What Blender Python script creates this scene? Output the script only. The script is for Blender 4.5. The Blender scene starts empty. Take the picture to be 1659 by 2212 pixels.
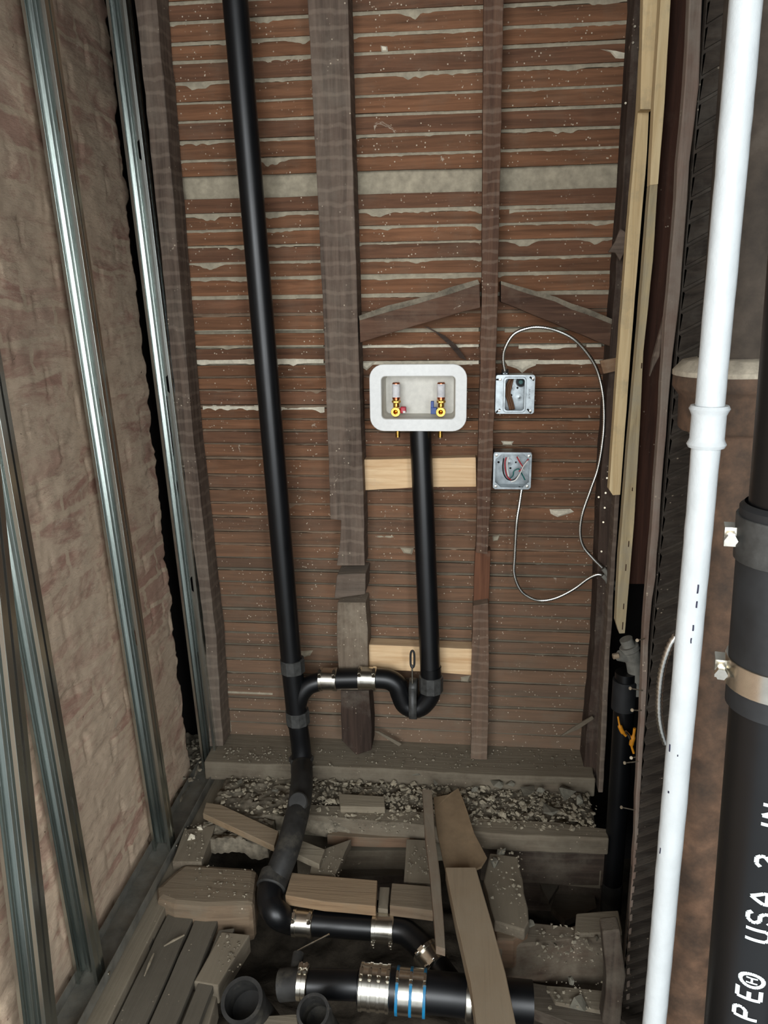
import bpy, bmesh, math, random
from math import pi, sin, cos, tan, radians, sqrt, atan2, hypot
from mathutils import Vector, Matrix, noise, Euler
R_ = random.Random(7)
scene = bpy.context.scene
col = scene.collection
# ------------------------------------------------------------------ camera
cam_d = bpy.data.cameras.new('camera'); cam = bpy.data.objects.new('camera', cam_d); col.objects.link(cam)
cam_d.sensor_fit = 'HORIZONTAL'; cam_d.sensor_width = 36; cam_d.lens = 36 * 1660 / 1659; cam_d.clip_start = .02
CAM = Vector((0, -2.1, 1.45))
ROT = Matrix.Rotation(radians(6.2), 3, 'Z') @ Matrix.Rotation(radians(90 - 15.4), 3, 'X') @ Matrix.Rotation(radians(-.8), 3, 'Z')
cam.matrix_world = Matrix.Translation(CAM) @ ROT.to_4x4()
scene.camera = cam
# ------------------------------------------------------------------ world, lamps, exposure
scene.view_settings.view_transform = 'Standard'; scene.view_settings.look = 'None'
scene.view_settings.gamma = 1; scene.view_settings.use_curve_mapping = False
scene.view_settings.exposure = 0.75
w = bpy.data.worlds.new('world'); scene.world = w; w.use_nodes = True
w.node_tree.nodes['Background'].inputs[0].default_value = (.90, .96, 1, 1)
w.node_tree.nodes['Background'].inputs[1].default_value = .40
def area(name, loc, target, sx, sy, power, color):
    d = bpy.data.lights.new(name, 'AREA'); d.shape = 'RECTANGLE'; d.size = sx; d.size_y = sy; d.energy = power; d.color = color
    o = bpy.data.objects.new(name, d); col.objects.link(o); o.location = loc
    o.rotation_euler = (Vector(target) - Vector(loc)).to_track_quat('-Z', 'Y').to_euler(); return o
area('window_daylight', (-.60, -4.3, 1.75), (-.2, 0, 1.10), 2.1, 1.7, 74, (.93, .97, 1))
area('brick_fill_light', (1.2, -3.4, 1.4), (-.6, -.7, .7), 1.0, 2.0, 46, (.93, .97, 1))  # added fill lamp from the right, only to brighten the brick

# ------------------------------------------------------------------ pixel -> point on a plane of the place
def ray(px, py): return ROT @ Vector(((px - 829.5) / 1660, -(py - 1106) / 1660, -1))
def aY(px, py, Y): d = ray(px, py); return CAM + d * ((Y - CAM.y) / d.y)
def aZ(px, py, Z): d = ray(px, py); return CAM + d * ((Z - CAM.z) / d.z)
def aX(px, py, X): d = ray(px, py); return CAM + d * ((X - CAM.x) / d.x)

# ------------------------------------------------------------------ materials
def s2l(c): return tuple(((v / 255) / 12.92 if v / 255 <= .04045 else ((v / 255 + .055) / 1.055) ** 2.4) for v in c) + (1,)
def newmat(name):
    m = bpy.data.materials.new(name); m.use_nodes = True
    n = m.node_tree; return m, n.nodes, n.links, n.nodes['Principled BSDF']
def mixc(N, L, f, a, b, blend='MIX'):
    x = N.new('ShaderNodeMix'); x.data_type = 'RGBA'; x.blend_type = blend
    for sock, v in ((0, f), (6, a), (7, b)):
        if isinstance(v, (int, float)): x.inputs[sock].default_value = v
        elif isinstance(v, tuple): x.inputs[sock].default_value = v
        else: L.new(v, x.inputs[sock])
    return x.outputs[2]
def ramp(N, L, src, p0, p1, c0=(0, 0, 0, 1), c1=(1, 1, 1, 1)):
    r = N.new('ShaderNodeValToRGB'); r.color_ramp.elements[0].position = p0; r.color_ramp.elements[1].position = p1
    r.color_ramp.elements[0].color = c0; r.color_ramp.elements[1].color = c1; L.new(src, r.inputs[0]); return r.outputs[0]
def tex(N, L, vec, scale, detail=5, rough=.6, dist=0, kind='ShaderNodeTexNoise'):
    t = N.new(kind); t.inputs['Scale'].default_value = scale
    if kind == 'ShaderNodeTexNoise':
        t.inputs['Detail'].default_value = detail; t.inputs['Roughness'].default_value = rough; t.inputs['Distortion'].default_value = dist
    L.new(vec, t.inputs['Vector']); return t
def coords(N, L, scale=(1, 1, 1)):
    tc = N.new('ShaderNodeTexCoord'); oi = N.new('ShaderNodeObjectInfo')
    ml = N.new('ShaderNodeVectorMath'); ml.operation = 'SCALE'; ml.inputs[0].default_value = (37, 53, 71); L.new(oi.outputs['Random'], ml.inputs[3])
    ad = N.new('ShaderNodeVectorMath'); ad.operation = 'ADD'; L.new(tc.outputs['Object'], ad.inputs[0]); L.new(ml.outputs[0], ad.inputs[1])
    mp = N.new('ShaderNodeMapping'); mp.inputs['Scale'].default_value = scale; L.new(ad.outputs[0], mp.inputs[0])
    return mp.outputs[0], ad.outputs[0], oi
def bump(N, L, h, strength, dist, bsdf):
    b = N.new('ShaderNodeBump'); b.inputs['Strength'].default_value = strength; b.inputs['Distance'].default_value = dist
    L.new(h, b.inputs['Height']); L.new(b.outputs[0], bsdf.inputs['Normal'])
MC = {}
def wood(name, dark, light, axis='Z', dust=(120, 112, 98), dustamt=.35, specks=.3, rough=.85, grain=1.0, zdust=None, bands=0):
    key = name + axis
    if key in MC: return MC[key]
    m, N, L, B = newmat(key)
    sc = {'X': (2.2, 40, 40), 'Y': (40, 2.2, 40), 'Z': (40, 40, 2.2)}[axis]
    v, raw, oi = coords(N, L, tuple(k * grain for k in sc))
    g = tex(N, L, v, 1.6, 7, .65, .6)
    c = ramp(N, L, g.outputs[0], .3, .7, s2l(dark), s2l(light))
    br = N.new('ShaderNodeHueSaturation'); mr = N.new('ShaderNodeMapRange'); mr.inputs[3].default_value = .86; mr.inputs[4].default_value = 1.12
    L.new(oi.outputs['Random'], mr.inputs[0]); L.new(mr.outputs[0], br.inputs['Value']); L.new(c, br.inputs['Color']); c = br.outputs[0]
    dn = tex(N, L, raw, 9, 6, .7)
    dm = ramp(N, L, dn.outputs[0], .62 - dustamt * .45, .86 - dustamt * .3)
    if zdust:
        geo = N.new('ShaderNodeNewGeometry'); sp = N.new('ShaderNodeSeparateXYZ'); L.new(geo.outputs['Position'], sp.inputs[0])
        zr = N.new('ShaderNodeMapRange'); zr.inputs[1].default_value = zdust[1]; zr.inputs[2].default_value = zdust[0]; L.new(sp.outputs[2], zr.inputs[0])
        zr.inputs[3].default_value = zdust[2]; zr.inputs[4].default_value = zdust[3]
        add = N.new('ShaderNodeMath'); add.operation = 'MULTIPLY_ADD'; add.use_clamp = True
        L.new(dm, add.inputs[0]); add.inputs[1].default_value = .35; L.new(zr.outputs[0], add.inputs[2]); dm = add.outputs[0]
    c = mixc(N, L, dm, c, s2l(dust))
    ge = N.new('ShaderNodeNewGeometry'); se = N.new('ShaderNodeSeparateXYZ'); L.new(ge.outputs['Normal'], se.inputs[0])
    c = mixc(N, L, ramp(N, L, se.outputs[2], .55, 1, (0, 0, 0, 1), (.55, .55, .55, 1)), c, s2l(tuple(min(255, int(q * 1.1)) for q in dust)))   # settled dust
    if bands:   # stains left by the laths once nailed across
        wv = N.new('ShaderNodeTexWave'); wv.bands_direction = axis; wv.inputs['Scale'].default_value = bands; wv.inputs['Distortion'].default_value = 2.2; wv.inputs['Detail'].default_value = 4; wv.inputs['Detail Scale'].default_value = 3
        L.new(raw, wv.inputs['Vector']); bm_ = ramp(N, L, wv.outputs[0], .72, .95)
        mm = N.new('ShaderNodeMath'); mm.operation = 'MULTIPLY'; mm.inputs[1].default_value = .15; L.new(bm_, mm.inputs[0])
        c = mixc(N, L, mm.outputs[0], c, s2l((168, 150, 132)))
    if specks:
        vo = tex(N, L, raw, 95, kind='ShaderNodeTexVoronoi'); n2 = tex(N, L, raw, 22, 3)
        s = ramp(N, L, vo.outputs['Distance'], .13, .2, (1, 1, 1, 1), (0, 0, 0, 1)); s2 = ramp(N, L, n2.outputs[0], .66 - specks * .2, .74 - specks * .2)
        mu = N.new('ShaderNodeMath'); mu.operation = 'MULTIPLY'; L.new(s, mu.inputs[0]); L.new(s2, mu.inputs[1])
        c = mixc(N, L, mu.outputs[0], c, s2l((188, 172, 150)))
        vo2 = tex(N, L, raw, 14, 6, .75, 1.5); p = ramp(N, L, vo2.outputs[0], .70 - specks * .05, .73 - specks * .05)
        c = mixc(N, L, p, c, s2l((165, 150, 132)))
    L.new(c, B.inputs['Base Color']); B.inputs['Roughness'].default_value = rough; B.inputs['Specular IOR Level'].default_value = .25
    bump(N, L, g.outputs[0], .5, .004, B)
    MC[key] = m; return m
def plain(name, rgb, rough=.5, metal=0, noise_=.12, nscale=30, bmp=.0, spec=.5, dust=None, dustamt=.5, aniso=None):
    if name in MC: return MC[name]
    m, N, L, B = newmat(name)
    v, raw, oi = coords(N, L)
    if aniso: v, raw, oi = coords(N, L, aniso)
    n = tex(N, L, v if aniso else raw, nscale, 6, .65)
    c0 = tuple(max(0, k * (1 - noise_)) for k in rgb); c1 = tuple(min(255, k * (1 + noise_)) for k in rgb)
    c = ramp(N, L, n.outputs[0], .3, .7, s2l(c0), s2l(c1))
    if dust:
        d = tex(N, L, raw, 12, 6, .7); c = mixc(N, L, ramp(N, L, d.outputs[0], .75 - dustamt * .5, .95 - dustamt * .3), c, s2l(dust))
    L.new(c, B.inputs['Base Color']); B.inputs['Metallic'].default_value = metal; B.inputs['Specular IOR Level'].default_value = spec
    rr = N.new('ShaderNodeMapRange'); rr.inputs[3].default_value = rough * .8; rr.inputs[4].default_value = min(1, rough * 1.2); L.new(n.outputs[0], rr.inputs[0]); L.new(rr.outputs[0], B.inputs['Roughness'])
    if bmp: bump(N, L, n.outputs[0], .6, bmp, B)
    MC[name] = m; return m
def lathM(i): return wood('lath%d' % i, [(84, 58, 41), (90, 61, 42), (78, 55, 41)][i], [(132, 92, 66), (140, 97, 69), (126, 88, 65)][i], 'X', (118, 104, 88), .25, .8, zdust=(.15, 1.15, .0, .62))
OLD = lambda ax='Z', b=0: wood('old_stud', (70, 58, 50), (116, 99, 86), ax, (138, 128, 114), .42, .4, bands=b, zdust=(.1, 1.0, 0, .3))
BRN = lambda ax='Z', b=0: wood('brown_stud', (66, 47, 37), (108, 80, 63), ax, (128, 114, 98), .28, .4, bands=b, zdust=(.1, .9, 0, .4))
DRK = lambda ax='Z': wood('dark_stud', (40, 31, 26), (72, 57, 48), ax, (96, 88, 78), .3, .35)
RED = lambda ax='Z': wood('red_dark_board', (44, 27, 20), (76, 48, 36), ax, (84, 66, 54), .15, .1)
PINE = lambda ax='X': wood('fresh_pine', (196, 156, 112), (232, 202, 160), ax, (205, 180, 148), .1, 0, .6)
PINEY = lambda ax='Z': wood('pine_strip', (204, 174, 126), (236, 212, 166), ax, (170, 156, 128), .25, 0, .7)
TAN = lambda ax='Y': wood('dusty_pine', (116, 97, 74), (142, 121, 95), ax, (138, 124, 104), .4, 0, .8)
DUSTW = lambda ax='X': wood('dusty_timber', (84, 74, 62), (116, 104, 88), ax, (122, 113, 97), .6, .35)
DKT = lambda ax='X': wood('dark_timber', (48, 40, 34), (78, 66, 56), ax, (100, 92, 80), .4, .25)
def M_dust(): return plain('grey_rubble', (112, 104, 90), .95, 0, .25, 40, .003, .1)
M_plaster = plain('plaster', (158, 148, 128), .95, 0, .12, 40, .002, .1)
M_white_plaster = plain('white_plaster', (206, 197, 176), .9, 0, .1, 60, .002, .1)
M_abs = plain('black_plastic', (10, 11, 13), .38, 0, .2, 8, 0, .5, (70, 68, 64), .12)
M_rub = plain('black_rubber', (30, 31, 32), .6, 0, .2, 30)
M_hub = plain('grey_black_plastic', (58, 58, 56), .5, 0, .25, 60)
M_abs_dusty = plain('dusty_black_plastic', (40, 39, 37), .6, 0, .25, 30, 0, .4, (92, 87, 76), .45)
M_cast = plain('cast_iron_rust', (98, 76, 60), .8, 0, .35, 14, .003, .3, (58, 52, 46), .75)
M_steel = plain('stainless', (215, 210, 198), .25, 1, .05, 60)
M_galv = plain('galvanised', (196, 202, 198), .26, 1, .07, 18, 0, .5, aniso=(1, 1, .15))
M_box = plain('galvanised_box', (146, 152, 154), .4, 1, .14, 60)
M_cable = plain('aluminium_armour', (214, 214, 208), .28, 1, .08, 40)
M_white_paint = plain('white_gloss_paint', (216, 221, 221), .32, 0, .025, 22, .003)
M_wplastic = plain('white_plastic', (226, 226, 222), .45, 0, .03, 80)
M_gplastic = plain('recess_plastic', (205, 202, 192), .55, 0, .05, 60)
M_brass = plain('brass', (206, 164, 84), .25, 1, .1, 60)
M_copper = plain('copper', (196, 118, 84), .3, 1, .1, 60)
M_red = plain('red_plastic', (176, 40, 56), .4); M_blue = plain('blue_plastic', (24, 62, 130), .4)
M_cyan = plain('blue_band', (22, 116, 160), .45); M_orange = plain('orange_grip', (214, 140, 32), .45)
M_paper = plain('paper_label', (206, 204, 204), .7); M_ink = plain('label_ink', (92, 96, 110), .7)
M_black = plain('black', (8, 8, 8), .8); M_wr = plain('red_wire', (170, 36, 44), .4); M_wg = plain('green_wire', (20, 96, 90), .4)
M_ww = plain('white_wire', (222, 220, 214), .4); M_wb = plain('black_wire', (16, 16, 18), .4); M_brn = plain('brown_cloth_wire', (104, 72, 48), .8)
M_dirt = plain('dark_dirt', (60, 54, 46), 1, 0, .3, 12, .01, .1)
M_void = plain('cavity_shade', (20, 18, 17), 1, 0, .2, 12, .01, .1)  # near-black colour stands in for the shade inside the wall cavities
M_print = plain('white_print', (205, 214, 212), .7, 0, .06, 120)
M_mark = plain('dark_marking', (36, 34, 60), .6)
M_card = plain('tan_board', (132, 112, 88), .9, 0, .08, 20, .001, .1, (122, 106, 86), .4)
M_nail = plain('nail_steel', (190, 180, 160), .4, .8, .2, 60)
M_gray_fit = plain('dusty_grey_fitting', (122, 120, 112), .9, 0, .14, 40, .002, .1)

# ------------------------------------------------------------------ mesh helpers
WL = {}
def finish(name, bm, mat, parent=None, label=None, cat=None, group=None, kind=None, bevel=0, smooth=False, origin=None, recalc=True, solid=0):
    if recalc: bmesh.ops.recalc_face_normals(bm, faces=bm.faces)
    vs = [v.co for v in bm.verts]
    if origin is None:
        lo = Vector([min(v[i] for v in vs) for i in range(3)]); hi = Vector([max(v[i] for v in vs) for i in range(3)])
        origin = (lo + hi) / 2
        if parent is None: origin.z = lo.z
    origin = Vector(origin)
    bmesh.ops.translate(bm, verts=bm.verts, vec=-origin)
    me = bpy.data.meshes.new(name); bm.to_mesh(me); bm.free()
    if smooth:
        for p in me.polygons: p.use_smooth = True
        if smooth != 'all':
            try: me.set_sharp_from_angle(angle=radians(40))
            except Exception: pass
    o = bpy.data.objects.new(name, me); col.objects.link(o); me.materials.append(mat)
    WL[o.name] = origin
    if parent is not None: o.parent = parent; o.location = origin - WL[parent.name]
    else: o.location = origin
    if label: o['label'] = label
    if cat: o['category'] = cat
    if group: o['group'] = group
    if kind: o['kind'] = kind
    if solid:
        md = o.modifiers.new('solid', 'SOLIDIFY'); md.thickness = solid; md.offset = 0
    if bevel:
        md = o.modifiers.new('bevel', 'BEVEL'); md.width = bevel; md.segments = 2; md.limit_method = 'ANGLE'; md.angle_limit = radians(50)
    return o
def thing(name, label, cat, loc, group=None):
    o = bpy.data.objects.new(name, None); col.objects.link(o); o.empty_display_size = .03
    o.location = loc; WL[o.name] = Vector(loc); o['label'] = label; o['category'] = cat
    if group: o['group'] = group
    return o
def NB(): return bmesh.new()
def prism(bm, pts, ext):
    a = [bm.verts.new(p) for p in pts]; b = [bm.verts.new(Vector(p) + Vector(ext)) for p in pts]; n = len(a)
    bm.faces.new(a); bm.faces.new(b[::-1])
    for i in range(n): bm.faces.new((a[i], b[i], b[(i + 1) % n], a[(i + 1) % n]))
    return bm
def box(bm, lo, hi, rot=None, piv=None):
    x0, y0, z0 = lo; x1, y1, z1 = hi
    ps = [Vector(p) for p in ((x0, y0, z0), (x1, y0, z0), (x1, y1, z0), (x0, y1, z0))]
    n0 = len(bm.verts); prism(bm, ps, (0, 0, z1 - z0))
    if rot:
        bm.verts.ensure_lookup_table(); piv = Vector(piv) if piv else (Vector(lo) + Vector(hi)) / 2
        for v in bm.verts[n0:]: v.co = piv + rot @ (v.co - piv)
    return bm
def frame(d):
    d = Vector(d).normalized(); u = d.cross(Vector((0, 0, 1)))
    if u.length < .1: u = d.cross(Vector((0, 1, 0)))
    u.normalize(); return d, u, d.cross(u).normalized()
def tube(bm, pts, r, segs=20, cap=True):
    pts = [Vector(p) for p in pts]; rs = r if isinstance(r, (list, tuple)) else [r] * len(pts)
    d, u, v = frame(pts[1] - pts[0]); rings = []
    for i, p in enumerate(pts):
        t = (pts[min(i + 1, len(pts) - 1)] - pts[max(i - 1, 0)])
        if t.length < 1e-9: t = d.copy()
        t.normalize(); u = (u - t * u.dot(t)).normalized(); v = t.cross(u)
        rings.append([bm.verts.new(p + (u * cos(2 * pi * k / segs) + v * sin(2 * pi * k / segs)) * rs[i]) for k in range(segs)])
    for a, b in zip(rings, rings[1:]):
        for k in range(segs): bm.faces.new((a[k], a[(k + 1) % segs], b[(k + 1) % segs], b[k]))
    if cap: bm.faces.new(rings[0][::-1]); bm.faces.new(rings[-1])
    return bm
def spline(pts, n=8):
    P = [Vector(p) for p in pts]; out = []
    for i in range(len(P) - 1):
        p0 = P[max(i - 1, 0)]; p1 = P[i]; p2 = P[i + 1]; p3 = P[min(i + 2, len(P) - 1)]
        for k in range(n):
            t = k / n
            out.append(.5 * ((2 * p1) + (p2 - p0) * t + (2 * p0 - 5 * p1 + 4 * p2 - p3) * t * t + (3 * p1 - p0 - 3 * p2 + p3) * t ** 3))
    out.append(P[-1]); return out
def resample(pts, step):
    out = [pts[0].copy()]; acc = 0
    for a, b in zip(pts, pts[1:]):
        L = (b - a).length; t = step - acc
        while t <= L: out.append(a.lerp(b, t / L)); t += step
        acc = (acc + L) % step if L else acc
    return out
def collar(bm, p, d, prof, segs=32):
    """profile (along, radius) revolved about p,d"""
    d, u, v = frame(d); p = Vector(p); rings = []
    for a, r in prof: rings.append([bm.verts.new(p + d * a + (u * cos(2 * pi * k / segs) + v * sin(2 * pi * k / segs)) * r) for k in range(segs)])
    for A, B_ in zip(rings, rings[1:]):
        for k in range(segs): bm.faces.new((A[k], A[(k + 1) % segs], B_[(k + 1) % segs], B_[k]))
    return bm
def ringp(l, ro, ri, e=.0015): return [(-l / 2, ri), (-l / 2, ro - e), (-l / 2 + e, ro), (l / 2 - e, ro), (l / 2, ro - e), (l / 2, ri), (-l / 2, ri)]
def jitter(pts, amp, step=.03, seed=0, closed=True):
    """subdivide a 3D outline and roughen it"""
    out = []; n = len(pts)
    for i in range(n):
        a = Vector(pts[i]); b = Vector(pts[(i + 1) % n]); k = max(1, int((b - a).length / step))
        for j in range(k):
            p = a.lerp(b, j / k); m = 1 if j else .5
            q = noise.noise_vector(p * 23 + Vector((seed * 3.1, 1.7, seed))) * amp * m + noise.noise_vector(p * 80 + Vector((seed, 0, 5))) * amp * .4
            out.append(p + q)
    return out
def flat(ps, ax, val):
    for p in ps: p[ax] = val
    return ps
SD = [0]
def wslab(name, px, Yf, depth, mat, amp=.0015, bevel=.002, **k):
    """a board standing against the back wall: outline on the plane Y = Yf, body behind it"""
    SD[0] += 1; ps = flat(jitter([aY(x, y, Yf) for x, y in px], amp, .04, SD[0]), 1, Yf)
    bm = NB(); prism(bm, ps, (0, depth, 0)); return finish(name, bm, mat, bevel=bevel, **k)
def fslab(name, px, Z, thick, mat, amp=.0018, bevel=.002, **k):
    """a timber lying on the floor framing: outline of its top on the plane Z; Z may be a list"""
    SD[0] += 1
    if isinstance(Z, (list, tuple)): ps = jitter([aZ(x, y, z) for (x, y), z in zip(px, Z)], amp, .04, SD[0])
    else: ps = flat(jitter([aZ(x, y, Z) for x, y in px], amp, .04, SD[0]), 2, Z)
    bm = NB(); prism(bm, ps, (0, 0, -thick)); return finish(name, bm, mat, bevel=bevel, **k)
def chunk(bm, c, r, rnd, flatz=.6):
    pts = []
    for _ in range(9):
        v = Vector((rnd.gauss(0, 1), rnd.gauss(0, 1), rnd.gauss(0, 1))).normalized() * r * rnd.uniform(.75, 1.1); v.z *= flatz; pts.append(bm.verts.new(Vector(c) + v))
    g = bmesh.ops.convex_hull(bm, input=pts, use_existing_faces=False)
    dead = [e for e in g['geom_interior'] if isinstance(e, bmesh.types.BMVert)]
    if dead: bmesh.ops.delete(bm, geom=dead, context='VERTS')

# ================================================================== STRUCTURE
# ---- back wall: plaster, laths, keys
bm = NB(); box(bm, (-.80, .014, -.6), (.40, .06, 2.7))
wall_back = finish('wall_back', bm, M_plaster, kind='structure')
gaps = [(-105, 8), (-62, 8), (-19, 8), (25, 8), (72, 8), (113, 8), (160, 8), (205, 6), (247, 7), (291, 7), (333, 6), (393, 50), (454, 8), (489, 6), (524, 5), (561, 6),
        (595, 8), (637, 9), (675, 8), (713, 9), (747, 7), (783, 9), (812, 4), (842, 4), (877, 7), (905, 3), (930, 5), (960, 3), (991, 6), (1029, 4), (1059, 3), (1090, 4), (1120, 4), (1151, 4),
        (1181, 5), (1210, 4), (1236, 6), (1264, 4), (1295, 4), (1324, 5), (1352, 4), (1376, 5), (1402, 4), (1434, 5), (1464, 4), (1493, 5), (1518, 5), (1546, 5), (1573, 4), (1603, 5)]
zs = [(aY(895, y, 0).z, t * .00121 * .93) for y, t in gaps]
XL, XR = -.80, .392
for i in range(len(zs) - 1):
    zt = zs[i][0] - zs[i][1] / 2; zb = zs[i + 1][0] + zs[i + 1][1] / 2
    if gaps[i][0] > 800: zt -= .0012; zb += .0012
    if zb < .1: zb = .1
    SD[0] += 1; yy = R_.uniform(-.0025, .002); tl = R_.uniform(-.002, .002)
    xr = XR + R_.uniform(-.006, .0)
    n = 40; top = []; bot = []
    for k in range(n + 1):
        x = XL + (xr - XL) * k / n; s = SD[0] * 9.7
        top.append(Vector((x, yy - .007, zt + tl * (k / n - .5) + .0022 * noise.noise(Vector((x * 5, s, 0))) + .0008 * noise.noise(Vector((x * 40, s, 0))))))
        bot.append(Vector((x, yy - .007, zb + tl * (k / n - .5) + .0022 * noise.noise(Vector((x * 5, s, 9))) + .0008 * noise.noise(Vector((x * 40, s, 9))))))
    bm = NB(); F = []
    for row, dy in ((top, 0), (bot, 0), (bot, .007), (top, .007)): F.append([bm.verts.new(p + Vector((0, dy + .002 * noise.noise(Vector((p.x * 3, SD[0], 3))), 0))) for p in row])
    for j in range(4):
        a, b = F[j], F[(j + 1) % 4]
        for k in range(n): bm.faces.new((a[k], a[k + 1], b[k + 1], b[k]))
    bm.faces.new([F[j][0] for j in range(4)]); bm.faces.new([F[j][n] for j in range(4)][::-1])
    finish('lath', bm, lathM(i % 3), parent=wall_back, bevel=.0008)
def key_strip(z, h, x0, x1, sag, out, seed, mat, nm='plaster_key'):
    bm = NB(); n = int((x1 - x0) / .006); A = []
    for k in range(n + 1):
        x = x0 + (x1 - x0) * k / n
        e = max(0, noise.noise(Vector((x * 11, seed, 0))) * 1.4 + .15 + .5 * noise.noise(Vector((x * 55, seed, 4))))
        o = out * (.35 + e); s = sag * e * e * 2
        q = .0006 * noise.noise(Vector((x * 90, seed, 0)))
        A.append([bm.verts.new((x, .012, z + h / 2)), bm.verts.new((x, -.004 - o * .5, z + h / 2 + q)), bm.verts.new((x, -.0065 - o, z + h * .1)), bm.verts.new((x, -.0075 - o * .6, z - h / 2 - s)), bm.verts.new((x, .012, z - h / 2 - s * .3))])
    for a, b in zip(A, A[1:]):
        for j in range(4): bm.faces.new((a[j], b[j], b[j + 1], a[j + 1]))
    return finish(nm, bm, mat, parent=wall_back, smooth=True)
for i, (z, t) in enumerate(zs):
    if z < .14: continue
    y = gaps[i][0]
    if t > .03: continue
    if y < 640: key_strip(z, t, XL + .01, XR - .01, .007, .0012, i, M_plaster)
    elif y in (713, 747, 783): pass
    elif y < 1200: key_strip(z, t * .8, XL + .01, XR - .01, .004, .0004, i, wood('plaster_brown', (96, 74, 58), (132, 110, 90), 'X', (140, 124, 104), .4, .3))
    else: key_strip(z, t * .6, XL + .01, XR - .01, .002, -.001, i, DUSTW())
def kz(y): return aY(895, y, 0).z
for (xa, xb, y, h, sg, m) in [(414, 700, 780, .012, .006, M_white_plaster), (778, 1034, 783, .009, .006, M_white_plaster), (1095, 1335, 781, .011, .005, M_white_plaster), (778, 1034, 747, .007, .002, M_white_plaster),
                              (1120, 1245, 747, .008, .002, M_white_plaster), (1266, 1298, 746, .008, .001, M_white_plaster), (414, 700, 747, .006, .002, M_plaster), (414, 700, 711, .008, .001, M_plaster), (800, 1034, 713, .010, .0, M_plaster), (1090, 1200, 713, .010, .001, M_plaster),
                              (440, 562, 878, .008, .012, M_white_plaster), (608, 702, 880, .010, .012, M_white_plaster), (795, 890, 1185, .005, .004, M_white_plaster), (474, 590, 1494, .007, .003, M_plaster), (790, 885, 1156, .004, .002, M_plaster),
                              (1090, 1335, 640, .016, .001, M_plaster), (778, 1034, 597, .011, .002, M_plaster), (1100, 1340, 452, .009, .003, M_plaster), (778, 1034, 452, .009, .004, M_plaster)]:
    a = aY(xa, y, 0); b = aY(xb, y, 0)
    key_strip((a.z + b.z) / 2, h, a.x, b.x, sg, .002, y * .37 + xa, m)
# loose plaster hanging on the laths
def blob(px, mat, out=.012, nm='plaster_lump'):
    ps = jitter([aY(x, y, -.009) for x, y in px], .0015, .01, px[0][0]); flat(ps, 1, -.008)
    bm = NB(); c = sum(ps, Vector()) / len(ps)
    ins = [bm.verts.new(c.lerp(p, .6) + Vector((0, -out, 0))) for p in ps]; ou = [bm.verts.new(p) for p in ps]
    for i in range(len(ps)): j = (i + 1) % len(ps); bm.faces.new((ou[i], ou[j], ins[j], ins[i]))
    bm.faces.new(ins); return finish(nm, bm, mat, parent=wall_back, smooth=False)
for px in [[(1090, 778), (1163, 776), (1157, 790), (1140, 797), (1128, 806), (1118, 797), (1096, 790)], [(782, 782), (812, 780), (803, 790), (792, 800), (780, 792)],
           [(1187, 1100), (1232, 1099), (1240, 1106), (1228, 1110), (1205, 1117), (1190, 1110)], [(1063, 1158), (1081, 1154), (1076, 1168), (1064, 1170)],
           [(864, 1183), (894, 1184), (890, 1198), (872, 1195)], [(1080, 952), (1112, 952), (1106, 962), (1086, 961)], [(1278, 1378), (1302, 1378), (1302, 1393), (1282, 1393)],
           [(1294, 105), (1330, 108), (1363, 116), (1350, 127), (1330, 126), (1318, 113)], [(1344, 198), (1356, 200), (1352, 211), (1345, 208)], [(994, 1462), (1018, 1458), (1012, 1474), (996, 1472)],
           [(480, 1545), (496, 1540), (500, 1580), (484, 1584)], [(640, 1408), (676, 1405), (670, 1416), (645, 1424)], [(822, 98), (836, 100), (838, 112), (824, 112)]]:
    blob(px, M_white_plaster if px[0][1] < 1000 or px[0][0] > 1100 else M_plaster, .005)

# ---- left brick wall
zl, zh = -.2, 2.6
def brick_x(z): return -.818 - .05 * z
y_end = lambda z: -.118 + .080 * z + .018 * noise.noise(Vector((0, z * 6, 3))) + .022 * noise.noise(Vector((5, z * 17, 3)))
bm = NB(); ny, nz = 330, 330; G = []
ys0 = -2.3
for j in range(nz + 1):
    z = zl + (zh - zl) * j / nz; ye = y_end(z); row = []
    for i in range(ny + 1):
        y = ys0 + (ye - ys0) * (i / ny) ** .75
        rw = math.floor(z / .074); fz = z / .074 - rw; yo = y / .215 + (rw % 2) * .5 + .1 * noise.noise(Vector((rw, 0, 0))); by = math.floor(yo); fy = yo - by
        ed = min(fz, 1 - fz) * .074; ed2 = min(fy, 1 - fy) * .215; e = min(ed, ed2)
        wob = noise.noise(Vector((y * 6, z * 6, 0)))
        mort = 1 - min(1, max(0, (e - .004 - .004 * wob) / .006))
        cover = min(1, max(0, .5 + 2.2 * noise.noise(Vector((y * 3.1, z * 5, 8)))))
        d = -.0045 * mort * (1 - .8 * cover) + .006 * noise.noise(Vector((by * 3.3, rw * 7.7, 2))) * (1 - cover) + .004 * wob
        d += .0035 * noise.fractal(Vector((y * 9, z * 26, 1)), 1, 2, 6) + .0018 * noise.noise(Vector((y * 40, z * 110, 1))) - .005 * max(0, noise.noise(Vector((y * 13, z * 40, 7))) - .25)
        if i > ny - 3: d -= .03
        row.append(bm.verts.new((brick_x(z) + d, y, z)))
    G.append(row)
for j in range(nz):
    for i in range(ny): bm.faces.new((G[j][i], G[j][i + 1], G[j + 1][i + 1], G[j + 1][i]))
ret = [bm.verts.new((G[j][ny].co.x - .12, G[j][ny].co.y - .02, G[j][ny].co.z)) for j in range(nz + 1)]
for j in range(nz): bm.faces.new((G[j][ny], ret[j], ret[j + 1], G[j + 1][ny]))
m, N, L, B = newmat('old_brick')
geo = N.new('ShaderNodeNewGeometry'); sp = N.new('ShaderNodeSeparateXYZ'); L.new(geo.outputs['Position'], sp.inputs[0])
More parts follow.
